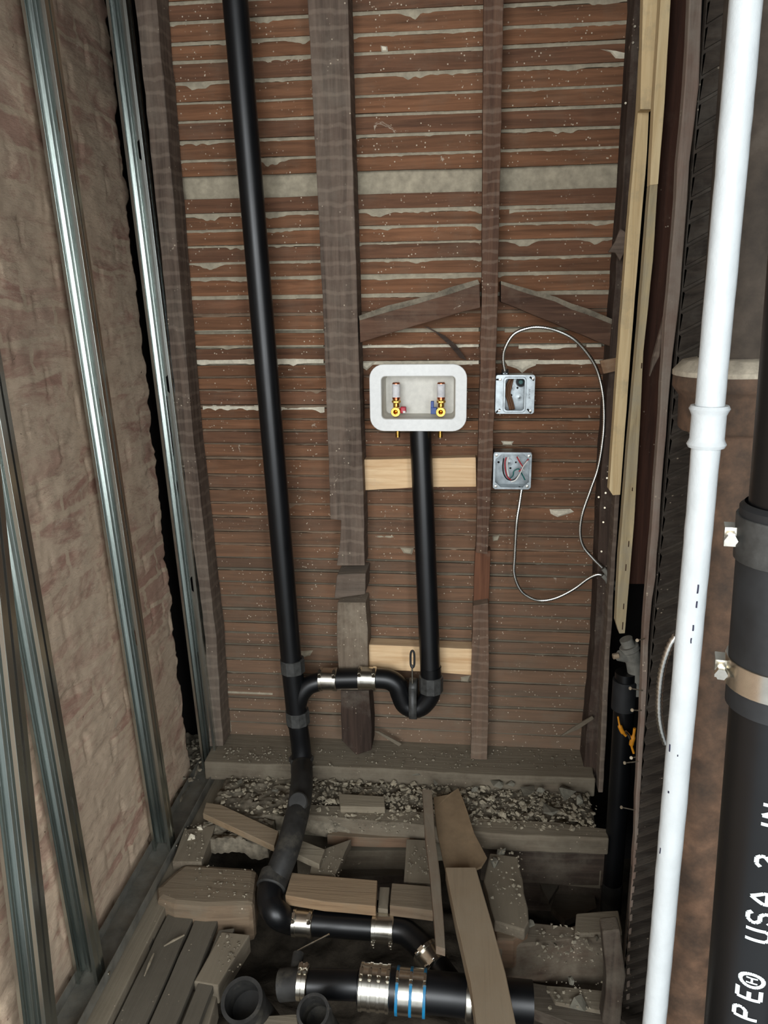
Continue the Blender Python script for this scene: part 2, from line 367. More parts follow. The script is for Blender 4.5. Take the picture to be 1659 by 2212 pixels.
nn = tex(N, L, geo.outputs['Position'], 7, 4); 
cb = N.new('ShaderNodeCombineXYZ'); L.new(sp.outputs[1], cb.inputs[0]); L.new(sp.outputs[2], cb.inputs[1])
ds = N.new('ShaderNodeVectorMath'); ds.operation = 'MULTIPLY_ADD'; L.new(nn.outputs['Color'], ds.inputs[0]); ds.inputs[1].default_value = (.07, .05, 0); L.new(cb.outputs[0], ds.inputs[2])
bt = N.new('ShaderNodeTexBrick'); L.new(ds.outputs[0], bt.inputs['Vector']); bt.inputs['Scale'].default_value = 1; bt.inputs['Brick Width'].default_value = .215; bt.inputs['Row Height'].default_value = .074
bt.inputs['Mortar Size'].default_value = .009; bt.inputs['Mortar Smooth'].default_value = .5; bt.inputs['Color1'].default_value = s2l((184, 142, 124)); bt.inputs['Color2'].default_value = s2l((204, 170, 148)); bt.inputs['Mortar'].default_value = s2l((220, 196, 168))
c = bt.outputs[0]
st = N.new('ShaderNodeMapping'); st.inputs['Scale'].default_value = (1, .5, 1.5); L.new(geo.outputs['Position'], st.inputs[0])
sm = tex(N, L, st.outputs[0], 5.5, 7, .72, .8); c = mixc(N, L, ramp(N, L, sm.outputs[0], .42, .54), c, s2l((222, 197, 170)))
s3 = tex(N, L, st.outputs[0], 18, 6, .7); c = mixc(N, L, ramp(N, L, s3.outputs[0], .56, .85), c, s2l((140, 112, 96)))
s4 = tex(N, L, geo.outputs['Position'], 3, 3, .5); c = mixc(N, L, ramp(N, L, s4.outputs[0], .55, .8), c, s2l((188, 168, 146)))
# dimmer light high on the wall, painted into the brick colour
zr = N.new('ShaderNodeMapRange'); zr.inputs[1].default_value = 1.0; zr.inputs[2].default_value = 2.1; L.new(sp.outputs[2], zr.inputs[0])
sn = N.new('ShaderNodeMath'); sn.operation = 'MULTIPLY'; L.new(zr.outputs[0], sn.inputs[0]); L.new(ramp(N, L, nn.outputs[0], .25, .6), sn.inputs[1])
sn2 = N.new('ShaderNodeMath'); sn2.operation = 'MULTIPLY'; sn2.inputs[1].default_value = .5; L.new(sn.outputs[0], sn2.inputs[0])
c = mixc(N, L, sn2.outputs[0], c, s2l((96, 80, 70)))
f1 = tex(N, L, st.outputs[0], 55, 8, .75); c = mixc(N, L, ramp(N, L, f1.outputs[0], .56, .80), c, s2l((150, 128, 110)))
f2 = tex(N, L, st.outputs[0], 30, 8, .8, 1); c = mixc(N, L, ramp(N, L, f2.outputs[0], .60, .70), c, s2l((222, 206, 184)))
ck = tex(N, L, ds.outputs[0], 24, 4, .6, 2.5); c = mixc(N, L, ramp(N, L, ck.outputs[0], .70, .74), c, s2l((92, 72, 60)))
L.new(c, B.inputs['Base Color']); B.inputs['Roughness'].default_value = .95; B.inputs['Specular IOR Level'].default_value = .15
fb = tex(N, L, st.outputs[0], 60, 9, .75); bump(N, L, fb.outputs[0], .9, .009, B)
finish('wall_left', bm, m, kind='structure', smooth='all')
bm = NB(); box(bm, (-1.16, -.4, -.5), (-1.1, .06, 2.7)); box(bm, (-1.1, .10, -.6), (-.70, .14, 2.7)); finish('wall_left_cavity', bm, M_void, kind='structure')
# ---- right wall cavity, ceiling, ground below the floor
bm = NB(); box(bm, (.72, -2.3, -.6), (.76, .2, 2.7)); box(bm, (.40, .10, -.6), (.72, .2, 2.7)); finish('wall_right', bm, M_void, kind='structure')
bm = NB(); box(bm, (-1.16, -2.3, 2.62), (.76, .06, 2.7))
for k in range(6): box(bm, (-1.1, -2.1 + k * .4, 2.45), (.72, -2.05 + k * .4, 2.62))
finish('ceiling', bm, DKT('X'), kind='structure')
bm = NB(); n = 90; G = []
for j in range(n + 1):
    row = []
    for i in range(n + 1):
        x = -1.1 + 1.83 * i / n; y = -1.75 + 1.8 * j / n
        row.append(bm.verts.new((x, y, -.30 + .05 * noise.noise(Vector((x * 4, y * 4, 0))) + .02 * noise.noise(Vector((x * 19, y * 19, 0))))))
    G.append(row)
for j in range(n):
    for i in range(n): bm.faces.new((G[j][i], G[j][i + 1], G[j + 1][i + 1], G[j + 1][i]))
finish('ground_below_floor', bm, M_dirt, kind='structure', smooth='all')
# ---- right partition: edge-on lath panel beside the white pipe
bm = NB(); box(bm, (.372, -.655, -.6), (.76, -.64, 2.55))
for k in range(-20, 70):
    z0 = -.35 + k * .037
    if z0 + .2 > 2.55: continue
    x0_, x1_ = .374, .70; dz = .17; n = 8; R4 = []
    for i in range(n + 1):
        t = i / n; x = x0_ + (x1_ - x0_) * t; z = z0 + dz * t + .0015 * noise.noise(Vector((x * 20, k, 0)))
        R4.append([bm.verts.new((x, -.655, z)), bm.verts.new((x, -.658, z + .001)), bm.verts.new((x, -.669 - .001 * noise.noise(Vector((x * 9, k * 2.2, 0))), z + .030)), bm.verts.new((x, -.655, z + .032))])
    for a, b in zip(R4, R4[1:]):
        for q in range(4): bm.faces.new((a[q], b[q], b[(q + 1) % 4], a[(q + 1) % 4]))
finish('wall_right_partition', bm, wood('dark_lath', (46, 40, 35), (78, 69, 60), 'X', (92, 86, 78), .3, .3), kind='structure', bevel=.001)  # dark grey-brown laths

# ================================================================== WALL TIMBERS
wslab('wall_stud', [(291, -60), (291, 0), (333, 400), (382, 900), (443, 1379), (453, 1612), (482, 1612), (467, 1379), (413, 900), (372, 400), (338, 0), (336, -60)], -.09, .08, OLD('Z', 9), .003,
      label='grey-brown rough wooden stud in the left corner beside the brick', cat='stud')
wslab('wall_stud', [(664, -60), (664, 0), (697, 640), (714, 1122), (737, 1124), (735, 1170), (727, 1222), (788, 1222), (786, 1100), (771, 640), (751, 0), (750, -60)], -.09, .082, OLD('Z', 9), .002,
      label='widest grey wooden stud with a stepped lower left edge, right of the tall black pipe', cat='stud')
wslab('wood_block', [(727, 1242), (790, 1240), (789, 1284), (722, 1294)], -.112, .10, OLD('X'), .0025, bevel=.003,
      label='small grey wood block with dusty top nailed below the cut end of the wide stud', cat='wood block')
wslab('wall_stud', [(729, 1302), (790, 1302), (794, 1360), (796, 1490), (733, 1490), (727, 1360)], -.088, .08, wood('plastered_stud', (84, 72, 60), (124, 110, 94), 'Z', (150, 138, 120), .5, .9), .003,
      label='short plaster-smeared stud piece between the wood block and the black trap arm', cat='stud')
wslab('wall_stud', [(735, 1492), (797, 1492), (803, 1570), (802, 1620), (770, 1632), (738, 1600)], -.088, .08, DRK('Z'), .003,
      label='dark brown stud stub under the horizontal black pipe, standing on the sill', cat='stud')
wslab('wall_stud', [(1045, -60), (1045, 0), (1041, 600), (1036, 850), (1028, 1194), (1053, 1197), (1064, 1000), (1074, 700), (1088, 0), (1089, -60)], -.09, .08, BRN('Z', 12), .0018,
      label='long narrow brown stud to the right of the white outlet box, with lath stains', cat='stud')
wslab('wall_stud', [(1026, 1190), (1060, 1190), (1056, 1312), (1022, 1312)], -.05, .042, wood('fresh_brown', (88, 56, 40), (122, 82, 60), 'Z', (120, 100, 84), .1, .1), .001,
      label='recessed reddish-brown splice board between the two narrow centre stud pieces', cat='stud')
wslab('wall_stud', [(1022, 1308), (1055, 1304), (1056, 1450), (1053, 1642), (1017, 1640), (1018, 1450)], -.088, .08, BRN('Z'), .002,
      label='lower narrow stud piece with dusty top, right of the lower pine block', cat='stud')
wslab('wall_stud', [(1371, -60), (1371, 0), (1345, 400), (1322, 700), (1300, 1000), (1292, 1200), (1284, 1400), (1262, 1640), (1258, 1690), (1292, 1690), (1308, 1400), (1322, 1150), (1334, 900), (1352, 600), (1376, 300), (1396, 0), (1398, -60)], -.095, .085, wood('nailed_dark_stud', (46, 36, 30), (82, 66, 56), 'Z', (100, 90, 80), .3, .4, bands=0), .003,
      label='dark right corner stud full of old nails, left of the pine strips', cat='stud')
wslab('wall_stud', [(1330, 1060), (1340, 1060), (1328, 1240), (1318, 1400), (1311, 1560), (1303, 1712), (1293, 1712), (1299, 1560), (1307, 1400), (1318, 1240)], -.16, .05, OLD('Z'), .002,
      label='narrow weathered board edge below the shorter pine strip, right of the corner stud', cat='stud')
# diagonal braces: body below a dusty top
def brace(poly, dust, label):
    b = wslab('diagonal_brace', poly, -.088, .078, BRN('X'), .002, bevel=.002, label=label, cat='brace', group='diagonal braces of the old wall')
    wslab('dust_ridge', dust, -.0895, .079, M_dust(), .006, bevel=0, parent=b, label='grey dust lying along the upper edge')
brace([(776, 690), (900, 655), (1036, 612), (1038, 664), (900, 703), (778, 740)], [(776, 682), (838, 662), (900, 646), (970, 622), (1034, 604), (1036, 613), (970, 636), (900, 657), (838, 675), (776, 692)], 'brown diagonal brace rising to the right above the white outlet box')
brace([(1082, 612), (1200, 650), (1332, 700), (1328, 752), (1200, 700), (1082, 652)], [(1082, 606), (1140, 624), (1200, 642), (1270, 668), (1330, 692), (1331, 702), (1270, 680), (1200, 653), (1140, 634), (1082, 615)], 'brown diagonal brace falling to the right above the looped metal cable')
wslab('pine_block', [(783, 993), (1028, 988), (1029, 1052), (900, 1053), (781, 1060)], -.048, .038, PINE('X'), .0006, label='fresh pine block behind the drain pipe just below the outlet box', cat='pine block')
b2 = wslab('pine_block', [(796, 1393), (1021, 1402), (1021, 1459), (930, 1452), (794, 1446)], -.06, .05, PINE('X'), .0006, label='fresh pine block behind the hanger rod, level with the trap', cat='pine block')
# pine strips of the right wall
def strip(poly, Y, d, label, m=None, **k): return wslab('pine_strip', poly, Y, d, m or PINEY('Z'), .0006, bevel=.001, label=label, cat='wood strip', **k)
strip([(1391, -60), (1424, -60), (1409, 236), (1383, 236)], -.235, .03, 'upper thicker pine strip at the top right, ending in a clean square cut')
strip([(1386, 100), (1402, 236), (1398, 330), (1372, 640), (1348, 960), (1340, 1069), (1324, 1070), (1316, 1058), (1330, 850), (1356, 500), (1378, 236)], -.2, .03, 'left pine strip of the right wall, ending in a clipped lower corner')
strip([(1430, -60), (1451, -60), (1449, 0), (1436, 220), (1422, 398), (1404, 400), (1413, 220), (1427, 0)], -.3, .03, 'upper split pine strip to the right of the dark slot')
s = strip([(1404, 400), (1421, 398), (1411, 560), (1390, 760), (1382, 930), (1370, 1130), (1360, 1250), (1350, 1368), (1338, 1369), (1331, 1345), (1338, 1200), (1360, 930), (1380, 700), (1396, 500)], -.3, .03, 'longest pine strip with staple slots, ending in a point above the dusty fitting', wood('grey_pine_strip', (150, 132, 102), (210, 190, 148), 'Z', (168, 158, 136), .45, 0))
for (x, y, h) in [(1386, 790, 10), (1366, 1057, 7), (1358, 1175, 12), (1352, 1226, 14), (1347, 1310, 12), (1345, 1352, 16)]:
    bm = NB(); p = aY(x, y, -.3006); box(bm, (p.x - .001, -.3012, p.z - h * .0006), (p.x + .001, -.299, p.z + h * .0006)); finish('staple_slot', bm, RED('Z'), parent=s, label='dark slot')
wslab('recessed_board', [(1450, -60), (1496, -60), (1492, 0), (1462, 500), (1436, 760), (1414, 1000), (1398, 1262), (1352, 1262), (1380, 800), (1412, 400), (1440, 0)], -.24, .02, RED('Z'), .002,
      label='dark red-brown recessed board between the longest pine strip and the rough edge board', cat='board')
wslab('plaster_edge_board', [(1490, -60), (1490, 0), (1480, 180), (1464, 350), (1455, 500), (1437, 690), (1433, 769), (1415, 1047), (1399, 1246), (1391, 1350), (1379, 1640), (1368, 1850), (1357, 2030), (1352, 2180), (1360, 2180), (1363, 2030), (1376, 1850), (1389, 1640), (1404, 1350), (1417, 1246), (1431, 1047), (1453, 769), (1464, 690), (1480, 500), (1491, 350), (1510, 180), (1517, 0), (1519, -60)], -.662, .022,
      wood('edge_board', (104, 84, 72), (156, 134, 120), 'Z', (140, 130, 118), .5, .3), .002, label='long rough pinkish-grey board edge left of the white pipe', cat='board')
wslab('wood_splinter', [(1434, 682), (1443, 700), (1432, 735), (1425, 770), (1414, 790), (1404, 815), (1410, 775), (1422, 730)], -.6, .012, OLD('Z'), .002,
      label='grey splinter hanging from the left edge of the rough edge board', cat='splinter')
wslab('lath_offcut', [(1340, 492), (1357, 505), (1351, 540), (1340, 564), (1330, 545), (1314, 545), (1330, 520)], -.13, .012, OLD('X'), .0015, label='broken lath scrap sticking out left of the pine strips, high up', cat='wood scrap')
wslab('lath_offcut', [(1296, 779), (1337, 772), (1336, 801), (1304, 808)], -.125, .012, wood('tan_lath', (112, 84, 62), (150, 118, 90), 'X', (160, 140, 116), .3, .2), .001, label='light tan lath end crossing the corner stud beside the cable loop', cat='wood scrap')
wslab('lath_offcut', [(1210, 1592), (1238, 1572), (1280, 1548), (1284, 1553), (1250, 1576)], -.12, .008, DUSTW('X'), .0008, label='thin pale pointed lath scrap nailed at the foot of the right corner stud', cat='wood scrap')
wslab('lath_offcut', [(808, 1580), (818, 1581), (868, 1608), (862, 1613)], -.05, .008, DUSTW('X'), .0008, label='thin wood sliver lying on the sill under the trap', cat='wood scrap')
wslab('old_wire', [(914, 704), (926, 707), (960, 725), (985, 745), (1000, 765), (1008, 778), (994, 773), (970, 745), (940, 718)], -.03, .002, DRK('X'), .0006, bevel=0, label='dark curled strip of bark hanging above the outlet box', cat='wood scrap')

# old nails in the corner stud
def nail(p, d, ln, label, r=.0012, head=.0035, group='old nails'):
    bm = NB(); p = Vector(p); d = Vector(d).normalized(); tube(bm, [p, p + d * ln], r, 8); tube(bm, [p + d * ln, p + d * (ln + .0015)], head, 10)
    finish('nail', bm, M_nail, label=label, cat='nail', group=group, smooth=True)
for (x, y) in [(1312, 1032), (1309, 1064), (1294, 1073), (1307, 1096), (1304, 1127), (1300, 1190), (1352, 225), (1368, 95), (1372, 60)]:
    nail(aY(x, y, -.093), (-.3, -1, .1), .006, 'small nail head in the dark right corner stud', .001, .0026, 'nail heads in the corner stud')
for (x0, y0, x1, y1, lab) in [(1392, 1380, 1377, 1383, 'uppermost nail sticking out left of the rough edge board, beside the dusty fitting'), (1388, 1492, 1362, 1487, 'rusty nail sticking out left of the edge board, second from the top'),
                             (1385, 1535, 1366, 1534, 'nail with broad head left of the edge board, just above the orange lever'), (1376, 1635, 1364, 1637, 'short nail left of the edge board below the orange lever'),
                             (1378, 1645, 1350, 1648, 'long bent pale nail left of the edge board, lowest of the pair'), (1372, 1750, 1343, 1744, 'lowest nail poking out over the black pipe at right')]:
    a = aY(x0, y0, -.665); b = aY(x1, y1, -.69); nail(a, b - a, (b - a).length, lab, .0012, .0034, 'nails along the edge board')

# ================================================================== METAL STUDS
def metal_stud(base, top, label, holes):
    """C stud, open towards the room's front; base/top are web centre points"""
    base = Vector(base); top = Vector(top); ax = (top - base); H = ax.length; ax.normalize()
    X = Vector((1, 0, 0)); X = (X - ax * X.dot(ax)).normalized(); Y = ax.cross(X) * 1.0
    W, Fl, lp = .048, .034, .007
    P = lambda u, v, t: base + X * u + Y * v + ax * t
    th = thing('metal_stud', label, 'metal stud', base, 'galvanised studs in front of the brick wall')
    zsn = [0] ; hz = []
    for h in holes: hz.append((h - .027, h + .027))
    bm = NB(); hx0, hx1 = -.003, .0205
    prof = [(-W / 2, 0), (-.019, 0), (-.017, -.004), (-.014, 0), (-.011, 0), (-.009, -.004), (-.006, 0), (hx0, 0), (hx1, 0), (W / 2, 0)]
    cuts = [0]
    for a, b in hz: cuts += [a, b]
    cuts.append(H); cuts = sorted(cuts)
    for t0, t1 in zip(cuts, cuts[1:]):
        ish = any(abs(t0 - a) < 1e-6 for a, b in hz)
        for (u0, v0), (u1, v1) in zip(prof, prof[1:]):
            if ish and u0 == hx0:
                c = .008
                for (ua, ta, ub, tb, uc, tc) in [(u0, t0, u0 + c, t0, u0, t0 + c), (u1, t0, u1 - c, t0, u1, t0 + c), (u0, t1, u0 + c, t1, u0, t1 - c), (u1, t1, u1 - c, t1, u1, t1 - c)]:
                    bm.faces.new([bm.verts.new(P(ua, 0, ta)), bm.verts.new(P(ub, 0, tb)), bm.verts.new(P(uc, 0, tc))])
                continue
            bm.faces.new([bm.verts.new(P(u0, v0, t0)), bm.verts.new(P(u1, v1, t0)), bm.verts.new(P(u1, v1, t1)), bm.verts.new(P(u0, v0, t1))])
    finish('web', bm, M_galv, parent=th, solid=.0008)
    for sgn in (-1, 1):
        bm = NB(); pr = [(sgn * W / 2, 0), (sgn * W / 2, -.012), (sgn * (W / 2 - .0015), -.0155), (sgn * W / 2, -.019), (sgn * W / 2, -Fl), (sgn * (W / 2 - lp), -Fl - .0005)]
        for (u0, v0), (u1, v1) in zip(pr, pr[1:]):
            bm.faces.new([bm.verts.new(P(u0, v0, 0)), bm.verts.new(P(u1, v1, 0)), bm.verts.new(P(u1, v1, H)), bm.verts.new(P(u0, v0, H))])
        finish('flange', bm, M_galv, parent=th, solid=.0008)
    return th
ZT = .062
studs = [((110, 2330), (-120, 200), 'nearest metal stud, cut by the left and bottom edge of the photo', []),
         ((205, 2098), (-160, 0), 'second metal stud from the front, left half of the brick wall', []),
         ((361, 1820), (88, 0), 'middle metal stud running from top to floor over the brick', [(112, 262), (217, 880), (297, 1378)]),
         ((462, 1652), (262, 0), 'rearmost metal stud with oval cutouts next to the corner stud', [(290, 325), (358, 830), (415, 1262)])]
for b, t, lab, hs in studs:
    pb = aZ(b[0], b[1], ZT); pt = aY(t[0], t[1], pb.y); ax = (pt - pb).normalized(); pe = pb + ax * 2.5 / ax.z
    hl = [(aY(x, y, pb.y) - pb).dot(ax) for x, y in hs]
    if not hl: hl = [.7, 1.3, 1.9]
    metal_stud(pb, pe, lab, hl)
tr = thing('floor_track', 'grey dusty metal floor track under the metal studs along the brick wall', 'floor track', (-.775, -.8, ZT - .004))
x0, x1 = -.806, -.742
bm = NB(); box(bm, (x0, -1.6, ZT - .004), (x1, -.03, ZT - .002)); finish('track_base', bm, plain('dusty_galv', (112, 110, 102), .7, .3, .15, 30, 0, .3, (120, 112, 98), .6), parent=tr)
for x in (x0, x1): bm = NB(); box(bm, (x - .0008, -1.6, ZT - .004), (x + .0008, -.03, ZT + .024)); finish('track_flange', bm, MC['dusty_galv'], parent=tr)
for (px, py) in [(232, 2103), (386, 1827), (434, 1660)]:
    p = aZ(px, py, ZT + .012); bm = NB(); collar(bm, (x1 + .002, p.y, ZT + .012), (1, 0, 0), [(0, .004), (.002, .0038), (.003, .002), (.003, .0)], 12); finish('screw', bm, M_steel, parent=tr, smooth=True)

# ================================================================== PLUMBING
def pipe(name, pts, r, mat, label, cat, parent=None, n=6, smooth_path=True, segs=28, **k):
    bm = NB(); tube(bm, spline(pts, n) if smooth_path and len(pts) > 2 else pts, r, segs)
    return finish(name, bm, mat, parent=parent, label=label, cat=cat, smooth=True, **k)
def clamp_band(p, d, r, wid, parent, screw_dir, mat=None, serr=True):
    d, u, v = frame(d); p = Vector(p); mat = mat or M_steel
    bm = NB(); collar(bm, p, d, ringp(wid, r + .0012, r - .001, .0004), 36); b = finish('clamp_band', bm, mat, parent=parent, smooth=True)
    sd = Vector(screw_dir); sd = (sd - d * sd.dot(d)).normalized(); t = d.cross(sd); c = p + sd * (r + .004)
    bm = NB(); box(bm, c - Vector((.0045,) * 3), c + Vector((.0045,) * 3)); 
    for vtx in bm.verts: q = vtx.co - c; vtx.co = c + d * (q.x * min(wid, .013) / .009) + t * q.y * 1.5 + sd * q.z * .8
    tube(bm, [c - t * .011, c + t * .013], .0028, 10); tube(bm, [c + t * .011, c + t * .016], .0042, 6)
    finish('worm_screw', bm, M_steel, parent=b, smooth=True); return b
def coupling(p, d, r, ln, label, screw=(0, -.3, 1), bands=2, bandmats=None, sleeve=None, cat='pipe coupling', group='banded steel couplings on the drain pipes', bw=.009):
    p = Vector(p); d = Vector(d).normalized(); th = thing('pipe_coupling', label, cat, p - Vector((0, 0, r)), group)
    bm = NB(); collar(bm, p, d, ringp(ln, r + .004, r - .001), 36); finish('sleeve', bm, sleeve or M_steel, parent=th, smooth=True)
    for k in range(bands):
        o = (k / (bands - 1) - .5) * (ln - bw - .002) if bands > 1 else 0
        clamp_band(p + d * o, d, r + .0045, bw, th, screw, (bandmats[k] if bandmats else None))
    return th
YP = -.13
stack_top = aY(508, 0, YP); sb = aY(630, 1436, YP); dirv = (stack_top - sb).normalized()
bm = NB(); tube(bm, [sb, sb + dirv * 2.1], .0298, 32)
finish('vent_pipe', bm, M_abs, label='tall glossy black vent pipe reaching the top edge, left of the wide stud', cat='pipe', smooth=True)
wy = thing('wye_fitting', 'black wye fitting joining the tall pipe and the trap arm, with grey collars', 'pipe fitting', aY(643, 1560, YP))
c1 = aY(636, 1490, YP); c2 = aY(644, 1566, YP)
bm = NB(); tube(bm, [sb + dirv * .01, c1, c2], .031, 32); finish('wye_body', bm, M_abs, parent=wy, smooth=True)
bm = NB(); tube(bm, spline([aY(642, 1525, YP), aY(650, 1500, YP), aY(668, 1480, -.124), aY(700, 1470, -.118)], 6), .027, 28); finish('branch', bm, M_abs, parent=wy, smooth=True)
for (x, y) in ((632, 1437), (643, 1548)):
    bm = NB(); collar(bm, aY(x, y, YP), aY(x - 4, y - 50, YP) - aY(x, y, YP), ringp(.042, .0355, .029, .002), 10); finish('hub', bm, M_hub, parent=wy, label='grey-black collar')
# lower leg of the stack
low = [aY(644, 1565, -.13), aY(650, 1612, -.13), aY(652, 1650, -.14), aZ(652, 1690, .155), aZ(646, 1740, .152), aZ(634, 1790, .145), aZ(619, 1840, .125), aZ(603, 1880, .10), aZ(592, 1900, .085)]
th = thing('drain_pipe', 'lower black drain pipe bending forward over the rubble below the wye, dusty on top', 'pipe', low[-1] - Vector((0, 0, .03)))
bm = NB(); tube(bm, spline(low[:3], 4), .029, 28); finish('upper_leg', bm, M_abs, parent=th, smooth=True)
bm = NB(); tube(bm, spline(low[2:], 5), .031, 28); finish('sloping_leg', bm, M_abs_dusty, parent=th, smooth=True)
bm = NB(); collar(bm, aY(651, 1650, -.135), (aY(650, 1612, -.13) - aY(652, 1660, -.14)), ringp(.045, .0365, .028, .002), 10); finish('hub', bm, M_hub, parent=th, label='grey-black collar')
p = aZ(645, 1742, .165); bm = NB(); collar(bm, p + Vector((0, 0, .012)), (0, -.75, .7), [(-.02, .026), (.008, .026), (.011, .023), (.012, .0)], 28); finish('cleanout_cap', bm, M_abs_dusty, parent=th, smooth=True)
# elbow at the floor, then horizontal run
f = lambda x, y, Y: aY(x, y, Y)
el = [aZ(592, 1898, .085), aZ(583, 1925, .075), aZ(585, 1952, .062), aZ(600, 1976, .05), f(625, 1988, -.61), f(656, 1992, -.615)]
th = thing('elbow_fitting', 'black elbow with dusty grey hub at the floor, left of the split wood block', 'pipe fitting', el[2] - Vector((0, 0, .03)))
bm = NB(); tube(bm, spline(el, 6), .031, 28); finish('elbow_body', bm, M_abs, parent=th, smooth=True)
bm = NB(); collar(bm, el[0].lerp(el[1], .2), el[0] - el[1], ringp(.04, .037, .028, .003), 24); finish('hub', bm, M_abs_dusty, parent=th, smooth=True, label='dusty grey collar')
h0 = f(656, 1992, -.615); h1 = f(828, 2005, -.62)
bm = NB(); tube(bm, [h0, h1], .0292, 28); finish('horizontal_pipe', bm, M_abs, label='short horizontal black pipe below the split wood block', cat='pipe', smooth=True)
coupling(h0, h1 - h0, .029, .05, 'two-band steel coupling on the floor pipe right after the left elbow', (0, -.5, .9))
coupling(h1, h1 - h0, .029, .052, 'two-band steel coupling in the middle of the floor pipe, screws hanging down', (0, -.9, -.5))
b = [h1, f(868, 2010, -.625), f(892, 2026, -.64), f(915, 2050, -.665), f(935, 2075, -.69), f(972, 2125, -.73), f(1000, 2160, -.76)]
bm = NB(); tube(bm, spline(b, 5), .0292, 28); finish('bend_pipe', bm, M_abs, label='black bend dropping right from the horizontal pipe under the long tan board', cat='pipe', smooth=True)
coupling(f(931, 2070, -.685), b[5] - b[3], .029, .045, 'tilted steel coupling on the bend, touching the long tan board', (-.3, -.6, .8))
# larger lower line
g0 = f(668, 2125, -.80); g1 = f(1130, 2170, -.80)
bm = NB(); tube(bm, [f(668, 2125, -.8), f(775, 2128, -.8)], .030, 28); finish('lower_pipe', bm, M_abs, label='black pipe at the bottom between the small clamp and the four-band coupling', cat='pipe', smooth=True)
q0 = f(775, 2128, -.8); q1 = f(1150, 2165, -.8)
bm = NB(); tube(bm, [q0, q1], .041, 32); finish('lower_pipe', bm, M_abs, label='thicker black pipe at the very bottom running under the long tan board', cat='pipe', smooth=True)
coupling(f(810, 2133, -.8), q1 - q0, .041, .066, 'silver four-band coupling on the lowest black pipe', (0, -.2, 1), 4, bw=.007)
coupling(f(888, 2142, -.8), q1 - q0, .041, .066, 'silver coupling with bright blue straps on the lowest black pipe', (0, -.2, 1), 3, [M_cyan] * 3, bw=.006)
coupling(f(1012, 2155, -.8), q1 - q0, .041, .014, 'single narrow steel band on the lowest pipe at the left edge of the tan board', (0, .2, 1), 1)
coupling(f(655, 2122, -.8), q1 - q0, .030, .022, 'small steel clamp at the left end of the lowest black pipe', (0, .1, 1), 2)
th = thing('no_hub_fitting', 'dusty dark upright fitting left of the small steel clamp near the bottom', 'pipe fitting', f(640, 2140, -.78))
bm = NB(); tube(bm, [f(606, 2128, -.8), f(655, 2124, -.8)], .032, 24); finish('fitting_body', bm, M_abs_dusty, parent=th, smooth=True)
bm = NB(); tube(bm, [f(634, 2122, -.8), f(645, 2060, -.74)], .013, 16); finish('fitting_stub', bm, M_abs_dusty, parent=th, smooth=True)
a = f(642, 2054, -.70); b_ = f(711, 2018, -.70); bm = NB(); tube(bm, [a, b_], .0022, 10); finish('metal_rod', bm, M_steel, label='thin bluish metal rod leaning above the dark fitting near the bottom', cat='rod', smooth=True)
# round pipe ends bottom left
def pipe_end(px, py, Y, r, ln, label, d=(-.1, -.5, 1), hubd=True):
    p = f(px, py, Y); d = Vector(d).normalized(); th = thing('pipe_end', label, 'pipe', p - d * ln)
    bm = NB(); collar(bm, p, d, [(-ln, r * .9), (-.03, r * .9), (-.03, r), (0, r), (0, r * .82), (-.06, r * .8), (-.06, .0)], 32); finish('pipe_body', bm, M_abs_dusty, parent=th, smooth=True)
    return th
pipe_end(522, 2160, -.86, .045, .2, 'wide dark open pipe end near the bottom left of the pipes')
pipe_end(676, 2185, -.93, .033, .15, 'dusty black pipe collar at the bottom edge, left of the four-band coupling')
# trap
YT = -.118
TP = [(931, 1440), (931, 1478), (928, 1502), (912, 1523), (893, 1529), (875, 1520), (866, 1500), (858, 1480), (840, 1468), (815, 1465), (792, 1465)]
th = thing('p_trap', 'black P-trap with U bend at the foot of the drain pipe under the outlet box', 'pipe trap', f(895, 1555, YT))
bm = NB(); tube(bm, spline([f(x, y, YT) for x, y in TP], 6), .0292, 30); finish('u_bend', bm, M_abs, parent=th, smooth=True)
bm = NB(); collar(bm, f(931, 1476, YT), (.0, 0, 1), ringp(.05, .0345, .028, .002), 10); finish('hub', bm, M_hub, parent=th, label='grey-black collar')
bm = NB(); tube(bm, [f(709, 1467, YT), f(797, 1465, YT)], .0285, 28); finish('trap_arm', bm, M_abs, label='short horizontal black pipe between the two couplings of the trap', cat='pipe', smooth=True)
coupling(f(709, 1467, YT), (1, 0, 0), .0285, .052, 'two-band steel coupling between wye and trap arm, left of the dark stud stub', (0, -.6, .9))
coupling(f(794, 1465, YT), (1, 0, 0), .0285, .052, 'two-band steel coupling at the trap inlet, beside the lower pine block', (0, -.6, .9))
sp0 = f(930, 1455, YT); sp1 = f(908, 928, -.080)
bm = NB(); tube(bm, [sp0, sp1], .0288, 32); finish('standpipe', bm, M_abs, label='straight black drain pipe hanging from the white outlet box down to the trap', cat='pipe', smooth=True)
# hanger
th = thing('pipe_hanger', 'grey strap hanger around the trap bend with a looped eye rod above', 'pipe hanger', f(893, 1558, YT))
c = f(893, 1528, YT); bm = NB()
prof = []; n = 30
A = []
for k in range(n + 1):
    t = -pi * .05 + (pi * 1.1) * k / n; rr = .0325
    q = c + Vector((0, -cos(pi - t) * rr * -1, -sin(t) * rr))
    A.append(q)
top = f(892, 1476, YT)
loop = [Vector((c.x, c.y - .0325, top.z))] + [Vector((c.x, c.y - .0325 * cos(pi * k / 16), c.z - .0325 * sin(pi * k / 16))) for k in range(17)] + [Vector((c.x, c.y + .0325, top.z)), Vector((c.x, c.y + .01, top.z + .012)), Vector((c.x, c.y - .01, top.z + .012)), Vector((c.x, c.y - .0325, top.z))]
V0 = [bm.verts.new(q + Vector((-.011, 0, 0))) for q in loop]; V1 = [bm.verts.new(q + Vector((.011, 0, 0))) for q in loop]
